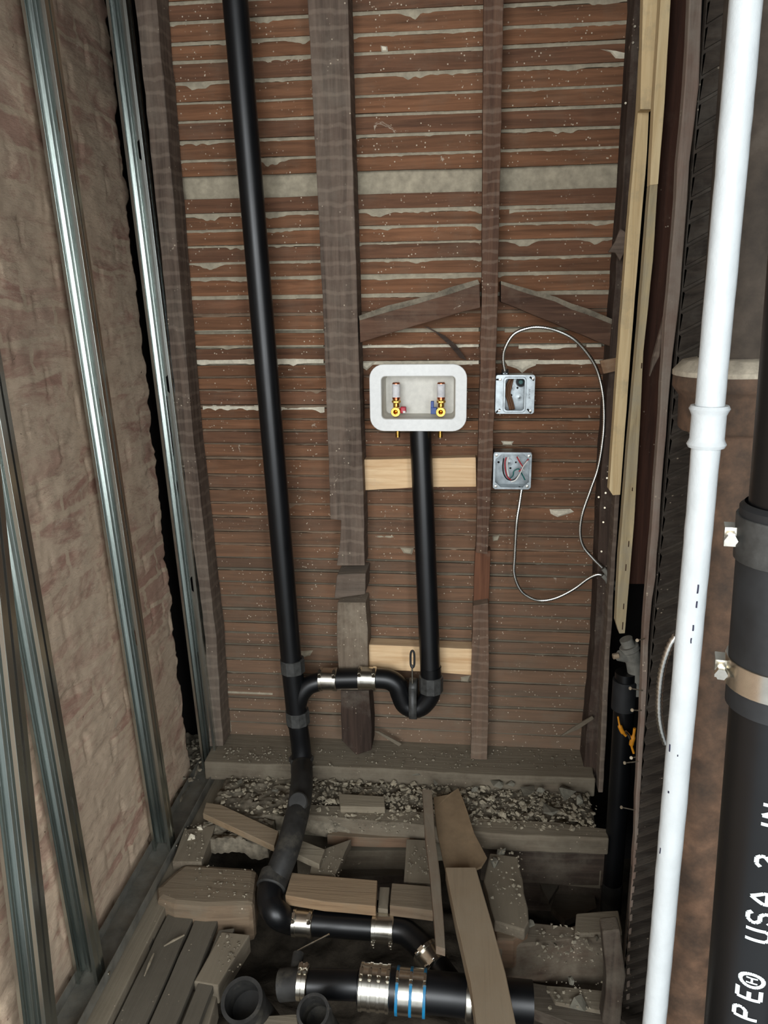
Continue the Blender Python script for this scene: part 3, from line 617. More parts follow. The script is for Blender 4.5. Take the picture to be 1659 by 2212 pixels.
for k in range(len(loop) - 1): bm.faces.new((V0[k], V0[k + 1], V1[k + 1], V1[k]))
finish('strap', bm, M_hub, parent=th, solid=.0015, smooth=True)
bm = NB(); r0 = f(891, 1476, YT - .02); r1 = f(890, 1436, YT - .02); tube(bm, [r0, r1], .0025, 10); finish('rod', bm, M_steel, parent=th, smooth=True)
bm = NB(); lp = []
c = f(891, 1424, YT - .02)
for k in range(33): a = 2 * pi * k / 32; lp.append(c + Vector((.0055 * cos(a), 0, .017 * sin(a) + (.009 if sin(a) > 0 else -.009) * min(1, abs(sin(a)) * 3))))
tube(bm, lp, .003, 10, False); finish('eye', bm, M_rub, parent=th, smooth=True)
# right-hand black stack in the cavity
YR = -.33
rp = [f(1352, 1452, YR), f(1344, 1600, YR), f(1334, 1750, YR), f(1322, 1912, YR)]
th = thing('cavity_pipe', 'black pipe rising in the dark gap left of the rough edge board at right', 'pipe', f(1321, 1970, YR))
bm = NB(); tube(bm, rp, .0255, 28); finish('pipe_body', bm, M_abs, parent=th, smooth=True)
bm = NB(); tube(bm, [f(1323, 1905, YR), f(1319, 1968, YR)], .027, 24); finish('lower_socket', bm, M_abs_dusty, parent=th, smooth=True)
bm = NB(); tube(bm, [f(1350, 1468, YR), f(1346, 1530, YR)], .029, 24); finish('upper_socket', bm, M_rub, parent=th, smooth=True)
th = thing('sanitary_tee', 'dusty grey valve fitting on top of the black pipe in the right gap', 'pipe fitting', f(1362, 1440, YR))
bm = NB(); tube(bm, spline([f(1352, 1380, YR), f(1360, 1400, YR), f(1368, 1430, YR), f(1374, 1470, YR)], 5), [.016] * 5 + [.021] * 5 + [.018] * 6, 20); finish('fitting_body', bm, M_gray_fit, parent=th, smooth=True)
bm = NB(); tube(bm, [f(1366, 1422, YR), f(1336, 1416, YR - .01)], .013, 16); finish('side_outlet', bm, M_gray_fit, parent=th, smooth=True)
bm = NB(); tube(bm, [f(1336, 1416, YR - .012), f(1324, 1418, YR - .014)], .007, 6); finish('square_plug', bm, wood('tan_plug', (150, 130, 106), (170, 150, 124), 'X'), parent=th)
bm = NB(); collar(bm, f(1360, 1400, YR), f(1352, 1380, YR) - f(1360, 1400, YR), ringp(.014, .024, .014, .002), 20); finish('union_nut', bm, M_gray_fit, parent=th, smooth=True)
bm = NB(); tube(bm, [f(1372, 1462, YR), f(1378, 1500, YR)], .013, 16); finish('tailpiece', bm, M_gray_fit, parent=th, smooth=True)
th = thing('ball_valve', 'small valve with orange lever grips in front of the black pipe at right', 'valve', f(1355, 1600, YR - .05))
YV = YR - .045
bm = NB(); tube(bm, spline([f(1351, 1580, YV), f(1357, 1586, YV), f(1362, 1596, YV)], 5), .004, 10); finish('stem', bm, M_steel, parent=th, smooth=True)
bm = NB(); tube(bm, spline([f(1335, 1548, YV), f(1338, 1565, YV), f(1344, 1580, YV), f(1352, 1590, YV)], 5), [.0022] * 6 + [.0055] * 6 + [.003] * 4, 12); finish('left_grip', bm, M_orange, parent=th, smooth=True)
bm = NB(); tube(bm, spline([f(1371, 1573, YV), f(1368, 1592, YV), f(1364, 1608, YV), f(1369, 1627, YV)], 5), [.0035] * 5 + [.006] * 6 + [.003] * 5, 12); finish('right_grip', bm, M_orange, parent=th, smooth=True)
# cast iron stack
YC = -.93
cp0 = f(1486, 2100, YC); cp1 = f(1586, 880, YC); dv = (cp1 - cp0).normalized()
th = thing('cast_iron_stack', 'rusty brown cast iron drain stack with a wide hub behind the white pipe', 'pipe', cp0 - dv * .5)
bm = NB(); tube(bm, [cp0 - dv * .5, cp1], .056, 40); finish('lower_pipe', bm, M_cast, parent=th, smooth=True)
bm = NB(); tube(bm, [cp1 + dv * .0, cp1 + dv * 1.1], .052, 40); finish('upper_pipe', bm, plain('dark_cast_iron', (70, 62, 54), .85, 0, .3, 12, .003, .3, (92, 86, 78), .4), parent=th, smooth=True)
hb = f(1580, 925, YC)
bm = NB(); collar(bm, hb, dv, [(0, .054), (0, .072), (.004, .075), (.050, .076), (.058, .082), (.064, .086), (.084, .085), (.092, .080), (.092, .054)], 48); finish('hub', bm, M_cast, parent=th, smooth=True)
bm = NB(); collar(bm, hb, dv, [(.080, .0865), (.0865, .0865), (.100, .074), (.104, .053)], 48); finish('hub_dust', bm, plain('pale_dust', (172, 162, 144), 1, 0, .2, 40, .002, .1), parent=th, smooth=True, label='pale dusty rim')
# white painted pipe
YW = -1.12
wp0 = f(1410, 2250, YW); wp1 = f(1612, 0, YW); wd = (wp1 - wp0).normalized()
th = thing('white_pipe', 'glossy white painted iron pipe with a ribbed coupling, at the right', 'pipe', wp0 - wd * .5)
PTS = [wp0 + wd * t for t in [k * .02 - .5 for k in range(150)]]
bm = NB(); tube(bm, PTS, .0172, 28)
for v in bm.verts: v.co += noise.noise_vector(v.co * 60) * .0006 + noise.noise_vector(v.co * 17) * .0006
finish('pipe_body', bm, M_white_paint, parent=th, smooth=True)
cc = f(1517, 921, YW)
cc = wp0 + wd * (cc - wp0).dot(wd)
bm = NB(); collar(bm, cc, wd, [(-.026, .0175), (-.026, .0215), (-.022, .0235), (-.018, .0215), (-.015, .0205), (.014, .0205), (.018, .0222), (.022, .0242), (.026, .0222), (.026, .0175)], 36); finish('coupling', bm, M_white_paint, parent=th, smooth=True)
for (x, y, l, wd_) in [(1499, 1262, 20, 3), (1497, 1295, 15, 3), (1489, 1345, 14, 3), (1486, 1372, 12, 2.5), (1443, 1608, 18, 2.5), (1439, 1700, 5, 3), (1423, 1830, 16, 2.5), (1457, 1618, 4, 2)]:
    p = f(x, y, YW); c_ = wp0 + wd * (p - wp0).dot(wd); side = (p - c_); sx = side.x
    yy = -sqrt(max(0, .0176 ** 2 - sx * sx)); q = Vector((c_.x + sx, c_.y + yy, p.z)); bm = NB()
    nrm = Vector((sx, yy, 0)).normalized(); tt = nrm.cross(wd)
    h = l * .0003; w2 = wd_ * .0003
    ps = jitter([q - tt * w2 - wd * h, q + tt * w2 - wd * h, q + tt * w2 + wd * h, q - tt * w2 + wd * h], .0008, .002, x); prism(bm, [p_ + nrm * .0004 for p_ in ps], -nrm * .001)
    finish('paint_mark', bm, M_mark, parent=th, label='dark scuff mark')
# near black pipe with print
YB = -1.6
bp0 = f(1609, 2240, YB); bp1 = f(1690, 1400, YB); bd = (bp1 - bp0).normalized(); RB = .030
th = thing('printed_pipe', 'large black pipe with white printed letters at the lower right edge', 'pipe', bp0 - bd * .35)
bm = NB(); tube(bm, [bp0 - bd * .35, bp1 + bd * .02], RB, 48); finish('lower_pipe', bm, M_abs, parent=th, smooth=True)
bm = NB(); tube(bm, [bp1 + bd * .02, bp1 + bd * .9], RB * .93, 48); finish('upper_pipe', bm, M_abs, parent=th, smooth=True)
for (x, y, txt, size) in [(1609, 2188, 'P', .0155), (1617, 2146, 'E', .0155), (1629, 2021, 'U', .0155), (1638, 1987, 'S', .0155), (1645, 1945, 'A', .0155), (1660, 1858, '2', .0155), (1672, 1778, 'I', .0155), (1680, 1745, 'N', .0155), (1624, 2114, 'O', .0165), (1624, 2114, 'H', .0075)]:
    pass
def letter(t, ypx, xpx, size, ring=False, small=False, wid=1):
    """glyph as pen strokes on a 4 x 6 grid, wrapped on the pipe, reading upwards"""
    G_ = {'P': [[(0, 0), (0, 6), (3, 6), (4, 5), (4, 4), (3, 3), (0, 3)]], 'E': [[(4, 0), (0, 0), (0, 6), (4, 6)], [(0, 3), (3, 3)]], 'U': [[(0, 6), (0, 1), (1, 0), (3, 0), (4, 1), (4, 6)]],
          'S': [[(4, 5), (3, 6), (1, 6), (0, 5), (0, 4), (1, 3), (3, 3), (4, 2), (4, 1), (3, 0), (1, 0), (0, 1)]], 'A': [[(0, 0), (0, 3), (2, 6), (4, 3), (4, 0)], [(0, 2), (4, 2)]],
          '2': [[(0, 5), (1, 6), (3, 6), (4, 5), (4, 4), (0, 1), (0, 0), (4, 0)]], 'I': [[(2, 0), (2, 6)]], 'N': [[(0, 0), (0, 6), (4, 0), (4, 6)]], 'H': [[(0, 0), (0, 6)], [(4, 0), (4, 6)], [(0, 3), (4, 3)]],
          'R': [[(2 + 2.6 * cos(a * pi / 8), 3 + 3.0 * sin(a * pi / 8)) for a in range(17)]]}[t]
    p = f(xpx, ypx, YB - .028); cc_ = bp0 + bd * (p - bp0).dot(bd); off = (p - cc_)
    ang0 = math.asin(max(-.98, min(.98, off.x / RB)))
    ex = Vector((1, 0, 0)); ex = (ex - bd * ex.dot(bd)).normalized(); ey = bd.cross(ex)
    if ey.y > 0: ey = -ey
    u = size / 6; bm = NB(); w_ = u
    def M(a, b, lift): ang = ang0 - (b - 3) * u / RB; return cc_ + bd * ((a - 2) * u * .85 * wid) + (ex * sin(ang) + ey * cos(ang)) * (RB + lift)
    for s_ in G_:
        for (a0, b0), (a1, b1) in zip(s_, s_[1:]):
            L_ = hypot(a1 - a0, b1 - b0); k = max(1, int(L_ * 2)); nx, ny_ = -(b1 - b0) / L_ * .58, (a1 - a0) / L_ * .58
            ex_ = .3
            for j in range(k):
                t0 = j / k; t1 = (j + 1) / k
                A0 = (a0 + (a1 - a0) * t0, b0 + (b1 - b0) * t0); A1 = (a0 + (a1 - a0) * t1, b0 + (b1 - b0) * t1)
                bm.faces.new([bm.verts.new(M(A0[0] + nx, A0[1] + ny_, .0003)), bm.verts.new(M(A1[0] + nx, A1[1] + ny_, .0003)), bm.verts.new(M(A1[0] - nx, A1[1] - ny_, .0003)), bm.verts.new(M(A0[0] - nx, A0[1] - ny_, .0003))])
    return finish('printed_letter', bm, M_print, parent=th)
letter('P', 2190, 1611, .0155); letter('E', 2148, 1618, .0155); letter('R', 2118, 1624, .0155, wid=1.0); letter('H', 2118, 1624, .0075)
letter('U', 2020, 1636, .0155); letter('S', 1983, 1641, .0155); letter('A', 1940, 1648, .0155); letter('2', 1862, 1660, .0155); letter('I', 1782, 1670, .0155); letter('N', 1752, 1674, .0155)
ck = thing('rubber_coupling', 'black rubber coupling with two shiny steel bands near the right edge', 'pipe coupling', bp1 - bd * .03)
sc = bp0 + bd * (f(1650, 1420, YB) - bp0).dot(bd)
bm = NB(); collar(bm, sc, bd, [(-.035, RB), (-.035, RB + .003), (.105, RB + .003), (.108, RB)], 48); finish('sleeve', bm, M_rub, parent=ck, smooth=True)
clamp_band(sc + bd * -.010, bd, RB + .0035, .020, ck, (-1, .25, 0)); clamp_band(sc + bd * .085, bd, RB + .0035, .030, ck, (-1, .25, 0), M_hub)

# ================================================================== ARMOURED CABLES
def armoured(pts, r, label, name='armoured_cable', mat=None, step=.0028):
    P_ = resample(spline(pts, 12), step); rs = [r * (1 if i % 2 else .76) for i in range(len(P_))]
    bm = NB(); tube(bm, P_, rs, 10); return finish(name, bm, mat or M_cable, label=label, cat='cable', smooth='all')
C1 = [(1091, 803, -.085), (1087, 775, -.09), (1092, 750, -.095), (1110, 722, -.1), (1140, 709, -.105), (1170, 707, -.11), (1205, 715, -.11), (1240, 733, -.11), (1270, 765, -.105), (1290, 800, -.1), (1302, 850, -.1), (1305, 900, -.1), (1302, 950, -.1), (1292, 1010, -.1), (1275, 1060, -.1), (1258, 1110, -.1), (1253, 1150, -.1), (1260, 1180, -.1), (1280, 1205, -.105), (1303, 1228, -.11)]
armoured([f(*p) for p in C1], .0052, 'metal armoured cable looping from the upper switch box round to the right stud')
C2 = [(1127, 1056, -.08), (1122, 1090, -.085), (1116, 1130, -.09), (1112, 1200, -.09), (1111, 1240, -.09), (1125, 1275, -.09), (1150, 1293, -.09), (1175, 1297, -.09), (1205, 1290, -.095), (1240, 1272, -.1), (1270, 1250, -.105), (1290, 1241, -.11), (1302, 1243, -.112)]
armoured([f(*p) for p in C2], .0052, 'metal armoured cable hanging in a U from the lower junction box')
pipe('cable_sleeve', [f(1302, 1243, -.112), f(1311, 1253, -.115), f(1318, 1266, -.115), (f(1336, 1274, -.11))], .006, M_gray_fit, 'smooth grey end of the lower cable passing behind the pine strip', 'cable')
pipe('cable_sleeve', [f(1303, 1228, -.11), f(1312, 1240, -.112), f(1322, 1256, -.112), f(1338, 1264, -.105)], .0065, M_gray_fit, 'grey end of the looping cable passing behind the pine strip', 'cable')
armoured([f(1462, 1372, -.95), f(1447, 1395, -.95), f(1432, 1440, -.95), f(1425, 1490, -.95), f(1424, 1540, -.95), f(1430, 1580, -.95), f(1441, 1612, -.95)], .0062, 'short arc of shiny armoured cable showing left of the white pipe', step=.0037)
th = None
# ================================================================== OUTLET BOX
S = .00121
OC = f(903.5, 858, -.1); YO = -.115
def O(px, py): return (OC.x + (px - 903.5) * S, OC.z - (py - 858) * S * .995)
def rrect(x0, y0, x1, y1, r, n=6):
    out = []
    for cx, cy, a0 in ((x1 - r, y0 + r, -90), (x1 - r, y1 - r, 0), (x0 + r, y1 - r, 90), (x0 + r, y0 + r, 180)):
        for k in range(n + 1): a = radians(a0 + 90 * k / n); out.append((cx + r * cos(a), cy + r * sin(a)))
    return out
def frame_plate(bm, outer, inner, Yf, d, mp=O):
    """ring plate: outer/inner outlines of equal length, in pixels"""
    V = []
    for loop, Y in ((outer, Yf + d), (outer, Yf), (inner, Yf), (inner, Yf + d)): V.append([bm.verts.new((mp(x, y)[0], Y, mp(x, y)[1])) for x, y in loop])
    n = len(outer)
    for j in range(4):
        a, b = V[j], V[(j + 1) % 4]
        for k in range(n): bm.faces.new((a[k], a[(k + 1) % n], b[(k + 1) % n], b[k]))
ob = thing('washer_outlet_box', 'white plastic washing machine outlet box with two brass valves on the lath wall', 'outlet box', (OC.x, -.05, O(0, 930)[1]))
bm = NB(); frame_plate(bm, rrect(800, 787, 1007, 930, 30), rrect(825, 812, 983, 904, 9), YO, .006); finish('faceplate', bm, M_wplastic, parent=ob, bevel=.0015)
bm = NB(); inn = rrect(825, 812, 983, 904, 9); bk = rrect(829, 816, 979, 900, 9)
A = [bm.verts.new((O(x, y)[0], YO + .004, O(x, y)[1])) for x, y in inn]; Bv = [bm.verts.new((O(x, y)[0], YO + .072, O(x, y)[1])) for x, y in bk]
n = len(A)
for k in range(n): bm.faces.new((A[k], A[(k + 1) % n], Bv[(k + 1) % n], Bv[k]))
bm.faces.new(Bv); finish('recess', bm, M_gplastic, parent=ob, solid=.0015)
for (cx, hmat, hdir) in ((855, M_red, 1), (952, M_blue, -1)):
    yv = YO + .03; cx_, cz_ = O(cx, 889)
    vb = NB(); tube(vb, [Vector((cx_, yv, cz_ - .012)), Vector((cx_, yv, cz_ + .033))], [.0085, .0085], 20)
    collar(vb, (cx_, yv, cz_ + .024), (0, 0, 1), ringp(.008, .0118, .006, .002), 6)
    collar(vb, (cx_, yv - .014, cz_), (0, 1, 0), [(-.012, .006), (-.012, .0118), (-.010, .0125), (.012, .0125), (.016, .008)], 28)
    collar(vb, (cx_, yv - .012, cz_), (0, 1, 0), [(0, .0), (-.002, .002), (.0, .004), (.004, .0065), (-.010, .0065)], 20)
    body = finish('valve_body', vb, M_brass, parent=ob, smooth=True)
    vb = NB(); tube(vb, [Vector((cx_, yv, cz_ + .03)), Vector((cx_, yv, cz_ + .072)), Vector((cx_, yv, cz_ + .074))], [.0102, .0102, .008], 24); ha = finish('hammer_arrestor', vb, M_copper, parent=ob, smooth=True)
    vb = NB(); tube(vb, [Vector((cx_, yv, cz_ + .036)), Vector((cx_, yv, cz_ + .070))], .0106, 24, False); finish('paper_label', vb, M_paper, parent=ha, smooth=True, label='white printed label')
    for kk in range(6):
        vb = NB(); zz = cz_ + .066 - kk * .0028 - (.004 if kk > 3 else 0); 
        for j in range(8): a0 = -pi / 2 - .7 + j * .16; a1 = a0 + .12; vb.faces.new([vb.verts.new((cx_ + .0108 * cos(a), yv + .0108 * sin(a), z)) for a, z in ((a0, zz), (a1, zz), (a1, zz + .0009), (a0, zz + .0009))])
        if kk == 0: mm_ = vb; continue
        vb.free()
    finish('label_print', mm_, M_ink, parent=ha)
    vb = NB()
    if hdir > 0:
        box(vb, (cx_ + .0115, yv - .016, cz_ - .005), (cx_ + .0265, yv + .004, cz_ + .012)); 
        h_ = finish('valve_handle', vb, hmat, parent=body, bevel=.003, label='red lever handle')
        vb = NB(); box(vb, (cx_ + .0185, yv - .0175, cz_ - .004), (cx_ + .0255, yv - .0155, cz_ + .002)); finish('handle_mark', vb, M_ww, parent=ob, bevel=.0005)
    else:
        box(vb, (cx_ - .0265, yv - .014, cz_ - .007), (cx_ - .011, yv + .004, cz_ + .010)); box(vb, (cx_ - .0265, yv - .012, cz_ + .009), (cx_ - .0185, yv + .003, cz_ + .026))
        finish('valve_handle', vb, hmat, parent=body, bevel=.001, label='blue lever handle')
    sx_, sz_ = O(cx + (3 if cx < 900 else -1), 930)
    vb = NB(); tube(vb, [Vector((sx_, YO + .025, sz_ + .004)), Vector((sx_, YO + .025, sz_ - .020))], .006, 18); finish('supply_stub', vb, M_brass, parent=ob, smooth=True)

# ================================================================== ELECTRICAL BOXES
def ebox(cx, cy, label, cover):
    c = f(cx, cy, -.1); h = .0485; Yf = -.102; dp = .055
    mp = lambda u, v: (c.x + u, c.z + v)
    th = thing('junction_box', label, 'electrical box', (c.x, Yf + dp / 2, c.z - h))
    bm = NB(); Y0, Y1 = Yf + .004, Yf + dp
    out = rrect(-h, -h, h, h, .004, 3)
    A = [bm.verts.new((c.x + u, Y0, c.z + v)) for u, v in out]; B1 = [bm.verts.new((c.x + u, Y1, c.z + v)) for u, v in out]; n = len(A)
    for k in range(n): bm.faces.new((A[k], A[(k + 1) % n], B1[(k + 1) % n], B1[k]))
    bm.faces.new(B1); finish('box_shell', bm, M_box, parent=th, solid=.0015)
    for (u, v, r) in [(-.006, .012, .0105), (.014, -.014, .0105), (-.012, -.016, .0105)][: 2 if cover else 1]:
        bm = NB(); collar(bm, (c.x + u, Y1 - .001, c.z + v), (0, -1, 0), [(0, r), (.0012, r), (.0012, r - .0012), (.0002, r - .0014), (.0002, r * .4), (.001, .0)], 24); finish('knockout', bm, M_box, parent=th, smooth=True)
    for (u, v, r) in ([(-.008, .026, .0024), (.009, .011, .0028), (-.006, -.008, .0026), (-.012, -.03, .0024)] if cover else [(-.034, .012, .003), (-.002, -.004, .0028), (.012, .012, .0024)]):
        bm = NB(); collar(bm, (c.x + u, Y1 - .0012, c.z + v), (0, -1, 0), [(0, r), (.0004, r), (.0004, 0)], 14); finish('screw_hole', bm, M_black, parent=th)
    if cover:
        bm = NB(); frame_plate(bm, rrect(-h - .001, -h - .001, h + .001, h + .001, .006, 6), rrect(-.029, -.044, .026, .044, .008, 6), Yf, .0018, mp); pl = finish('cover_plate', bm, M_box, parent=th, bevel=.0004)
        bm = NB(); frame_plate(bm, rrect(-.030, -.045, .027, .045, .009, 6), rrect(-.0245, -.0395, .0225, .0395, .006, 6), Yf - .006, .008, mp); finish('raised_ring', bm, M_box, parent=pl, bevel=.001)
        for (u, v, a) in [(-.042, .038, 0), (.041, .04, .7), (-.042, -.042, -.7), (.037, -.042, .8)]:
            bm = NB(); rt = Matrix.Rotation(a, 3, 'Y'); box(bm, (c.x + u - .007, Yf - .0006, c.z + v - .0022), (c.x + u + .007, Yf + .001, c.z + v + .0022), rt); finish('mounting_slot', bm, M_black, parent=pl)
            bm = NB(); collar(bm, (c.x + u + .003, Yf - .0006, c.z + v), (0, -1, 0), [(0, .0034), (.0014, .003), (.0018, .0)], 12); finish('screw', bm, M_steel, parent=pl, smooth=True)
        # stamped word on the cover's right flange
        tc = bpy.data.curves.new('stamp', 'FONT'); tc.body = 'Bridgeport'[:6] if False else 'Steel C'; tc.size = .0075; tc.align_x = 'CENTER'; tc.align_y = 'CENTER'
        bpy.data.curves.remove(tc)
        bm = NB()
        for k in range(6):
            z = c.z + .012 - k * .0042; box(bm, (c.x + .0345, Yf - .0004, z), (c.x + .0385, Yf + .0005, z + .0007)); box(bm, (c.x + .0345, Yf - .0004, z), (c.x + .0352, Yf + .0005, z + .0028))
            if k % 2: box(bm, (c.x + .0362, Yf - .0004, z), (c.x + .0369, Yf + .0005, z + .0026))
        finish('stamped_mark', bm, M_black, parent=pl, label='small dark printed word')
        for k, (o, mt) in enumerate([((0, 0), M_brn), ((.005, .004), M_brn), ((.009, -.006), M_brn)]):
            pts = [(-.010 + o[0] * .5, .040), (-.019 + o[0], .022 + o[1]), (-.0215 + o[0], .0), (-.015 + o[0], -.02), (-.009 + o[0], -.042)]
            bm = NB(); tube(bm, spline([Vector((c.x + u, Yf + .02 + o[0], c.z + v)) for u, v in pts], 6), .0036, 10); finish('wire', bm, mt, parent=th, smooth=True, label='brown cloth-covered wire')
        bm = NB(); collar(bm, (c.x + .0165, Y1 - .008, c.z + .027), (0, -1, 0), [(0, .0125), (.008, .0125), (.008, .009), (.003, .008), (.003, 0)], 20); finish('cable_clamp', bm, M_rub, parent=th, smooth=True)
        bm = NB(); collar(bm, (c.x + .0165, Y1 - .011, c.z + .027), (0, -1, 0), [(0, .006), (.002, .005), (.002, 0)], 14); finish('ground_screw', bm, M_wg, parent=th, smooth=True, label='green ground screw')
        bm = NB(); p = f(1091, 806, -.083); tube(bm, [Vector((p.x, -.078, c.z + h - .002)), Vector((p.x, -.081, c.z + h + .013))], .0085, 14); collar(bm, (p.x, -.078, c.z + h + .003), (0, 0, 1), ringp(.004, .0105, .006, .001), 6); finish('cable_connector', bm, M_box, parent=th, smooth=True)
    else:
        bm = NB(); oct_ = [(-.028, .044), (.028, .044), (.044, .030), (.044, -.030), (.030, -.043), (-.030, -.043), (-.044, -.030), (-.044, .030)]
        outer = [(-.03, h), (.03, h), (h, .03), (h, -.03), (.03, -h), (-.03, -h), (-h, -.03), (-h, .03)]
        sq = [(-h, h), (h, h), (h, h), (h, -h), (h, -h), (-h, -h), (-h, -h), (-h, h)]
        frame_plate(bm, rrect(-h - .001, -h - .001, h + .001, h + .001, .005, 1), [(.028, -.044), (.044, -.030), (.044, .030), (.028, .044), (-.028, .044), (-.044, .030), (-.044, -.030), (-.028, -.044)], Yf, .0018, mp); pl = finish('cover_plate', bm, M_box, parent=th, bevel=.0004)
        for (u, v) in [(-.042, .042), (.042, .040), (.040, -.041), (-.042, -.042)]:
            bm = NB(); collar(bm, (c.x + u, Yf - .0006, c.z + v), (0, -1, 0), [(0, .004), (.0014, .0035), (.002, .0)], 12); finish('screw', bm, M_steel, parent=pl, smooth=True)
        W = [(M_wr, 'red wire', [(-.016, .034), (-.019, .02), (-.017, .0), (-.012, -.018), (-.002, -.027)], .012), (M_ww, 'white wire', [(-.010, .034), (-.013, .02), (-.012, .0), (-.008, -.018)], .016),
             (M_wb, 'black wire', [(-.022, .03), (-.024, .01), (-.021, -.012), (-.010, -.027), (.006, -.027), (.02, -.012), (.034, .016), (.041, .028)], .018), (M_ww, 'white wire', [(-.002, -.031), (.010, -.026), (.021, -.008), (.030, .012), (.040, .026)], .008),
             (M_wr, 'red wire', [(.018, -.004), (.027, .006), (.034, .018), (.043, .032)], .012), (M_wr, 'red wire', [(.012, .034), (.020, .020), (.028, .008)], .02), (M_ww, 'white wire', [(.016, .034), (.022, .016), (.032, -.004)], .024), (M_wg, 'green wire', [(-.006, -.028), (.004, -.018), (.006, -.006), (.018, .0), (.026, -.012), (.036, -.03)], .026)]
        for mt, lb, pts, dy in W:
            bm = NB(); tube(bm, spline([Vector((c.x + u, Yf + dy, c.z + v)) for u, v in pts], 6), .0017, 8); finish('wire', bm, mt, parent=th, smooth=True, label=lb)
        bm = NB(); p = f(1127, 1058, -.08); tube(bm, [Vector((p.x, -.08, c.z - h - .006)), Vector((p.x, -.08, c.z - h + .003))], .0085, 14); finish('cable_connector', bm, M_box, parent=th, smooth=True)
ebox(1112.5, 852, 'upper square metal box with a raised rectangular cover ring and brown wires', True)
ebox(1106.5, 1017, 'lower open square metal junction box with red, white and black wires', False)

# ================================================================== FLOOR FRAMING AND RUBBLE
bm = NB()
ps = jitter([Vector((-.76, -.165, .135)), Vector((-.2, -.155, .135)), Vector((.1, -.16, .135)), Vector((.38, -.15, .135)), Vector((.385, .0, .135)), Vector((-.76, .0, .135))], .004, .03, 5); flat(ps, 2, .135); prism(bm, ps, (0, 0, -.06))
finish('sill_plate', bm, DUSTW('X'), bevel=.004, label='dust-covered wooden sill plate along the foot of the lath wall', cat='sill plate')
# rubble bed
def bed(name, x0, x1, y0, y1, z, amp, nx, ny_, label, cat, mat=None):
    bm = NB(); G = []
    for j in range(ny_ + 1):
        row = []
        for i in range(nx + 1):
            x = x0 + (x1 - x0) * i / nx; y = y0 + (y1 - y0) * j / ny_; e = min(i, nx - i, j, ny_ - j)
            zz = z + amp * noise.fractal(Vector((x * 14, y * 14, z * 3)), 1, 2, 5) + amp * .4 * noise.noise(Vector((x * 70, y * 70, 0)))
            if e == 0: zz -= .04
            row.append(bm.verts.new((x, y + .01 * noise.noise(Vector((x * 20, j, 0))), zz)))
        G.append(row)
    for j in range(ny_):
        for i in range(nx): bm.faces.new((G[j][i], G[j][i + 1], G[j + 1][i + 1], G[j + 1][i]))
    return finish(name, bm, mat or M_dust(), label=label, cat=cat, kind='stuff', smooth='all')
bed('plaster_dust', -.70, .37, -.34, -.14, .085, .014, 150, 34, 'bed of grey plaster dust and dirt below the sill plate', 'dust')
bed('plaster_dust', -.70, -.50, -.43, -.335, .08, .012, 60, 36, 'grey dust heap at the left corner beside the floor track', 'dust')
bed('plaster_dust', -1.05, -.80, -.26, .09, .07, .02, 60, 60, 'grey dust and debris heaped in the dark gap at the end of the brick wall', 'dust')
rnd = random.Random(3)
bm = NB()
for k in range(1900):
    x = rnd.uniform(-.68, .36); y = rnd.uniform(-.335, -.165)
    if x < -.45 and rnd.random() < .7: continue
    s = rnd.choice([.003, .003, .004, .005, .006, .008, .011]) * rnd.uniform(.7, 1.2); chunk(bm, (x, y, .09 + s * .4 + rnd.uniform(0, .006)), s, rnd)
finish('rubble', bm, plain('pale_rubble', (142, 133, 115), .95, 0, .28, 30, .002, .1), label='loose small plaster crumbs and gravel on the dust bed below the sill', cat='rubble', kind='stuff')
bm = NB()
for (xa, ya, xb, yb, z, cnt, smax) in [(1060, 1830, 1130, 1960, .10, 60, .008), (1160, 1995, 1330, 2080, .045, 110, .009), (690, 1830, 740, 1895, .075, 50, .004), (400, 1780, 440, 1860, .085, 40, .006), (470, 2020, 520, 2100, .03, 30, .006), (700, 1650, 1020, 1690, .095, 90, .008), (600, 1614, 1250, 1660, .137, 200, .006), (485, 1612, 660, 1650, .137, 110, .007), (372, 1600, 436, 1690, .085, 90, .016), (700, 1765, 900, 1800, .1, 60, .006), (880, 1830, 935, 1890, .075, 50, .005), (420, 1870, 545, 1940, .078, 50, .005), (700, 1725, 1300, 1790, .102, 160, .006), (1180, 2120, 1330, 2180, -.04, 40, .008)]:
    for k in range(cnt):
        p = aZ(rnd.uniform(xa, xb), rnd.uniform(ya, yb), z); s = rnd.uniform(.0018, smax) * rnd.uniform(.5, 1); chunk(bm, p + Vector((0, 0, s * .4)), s, rnd)
finish('crumbs', bm, plain('crumb_grey', (132, 124, 108), .95, 0, .28, 30, .002, .1), label='scattered plaster crumbs lying on the floor timbers', cat='crumbs', kind='stuff')
M_stone = plain('stone_grey', (112, 108, 96), .95, 0, .16, 40, .002, .1)
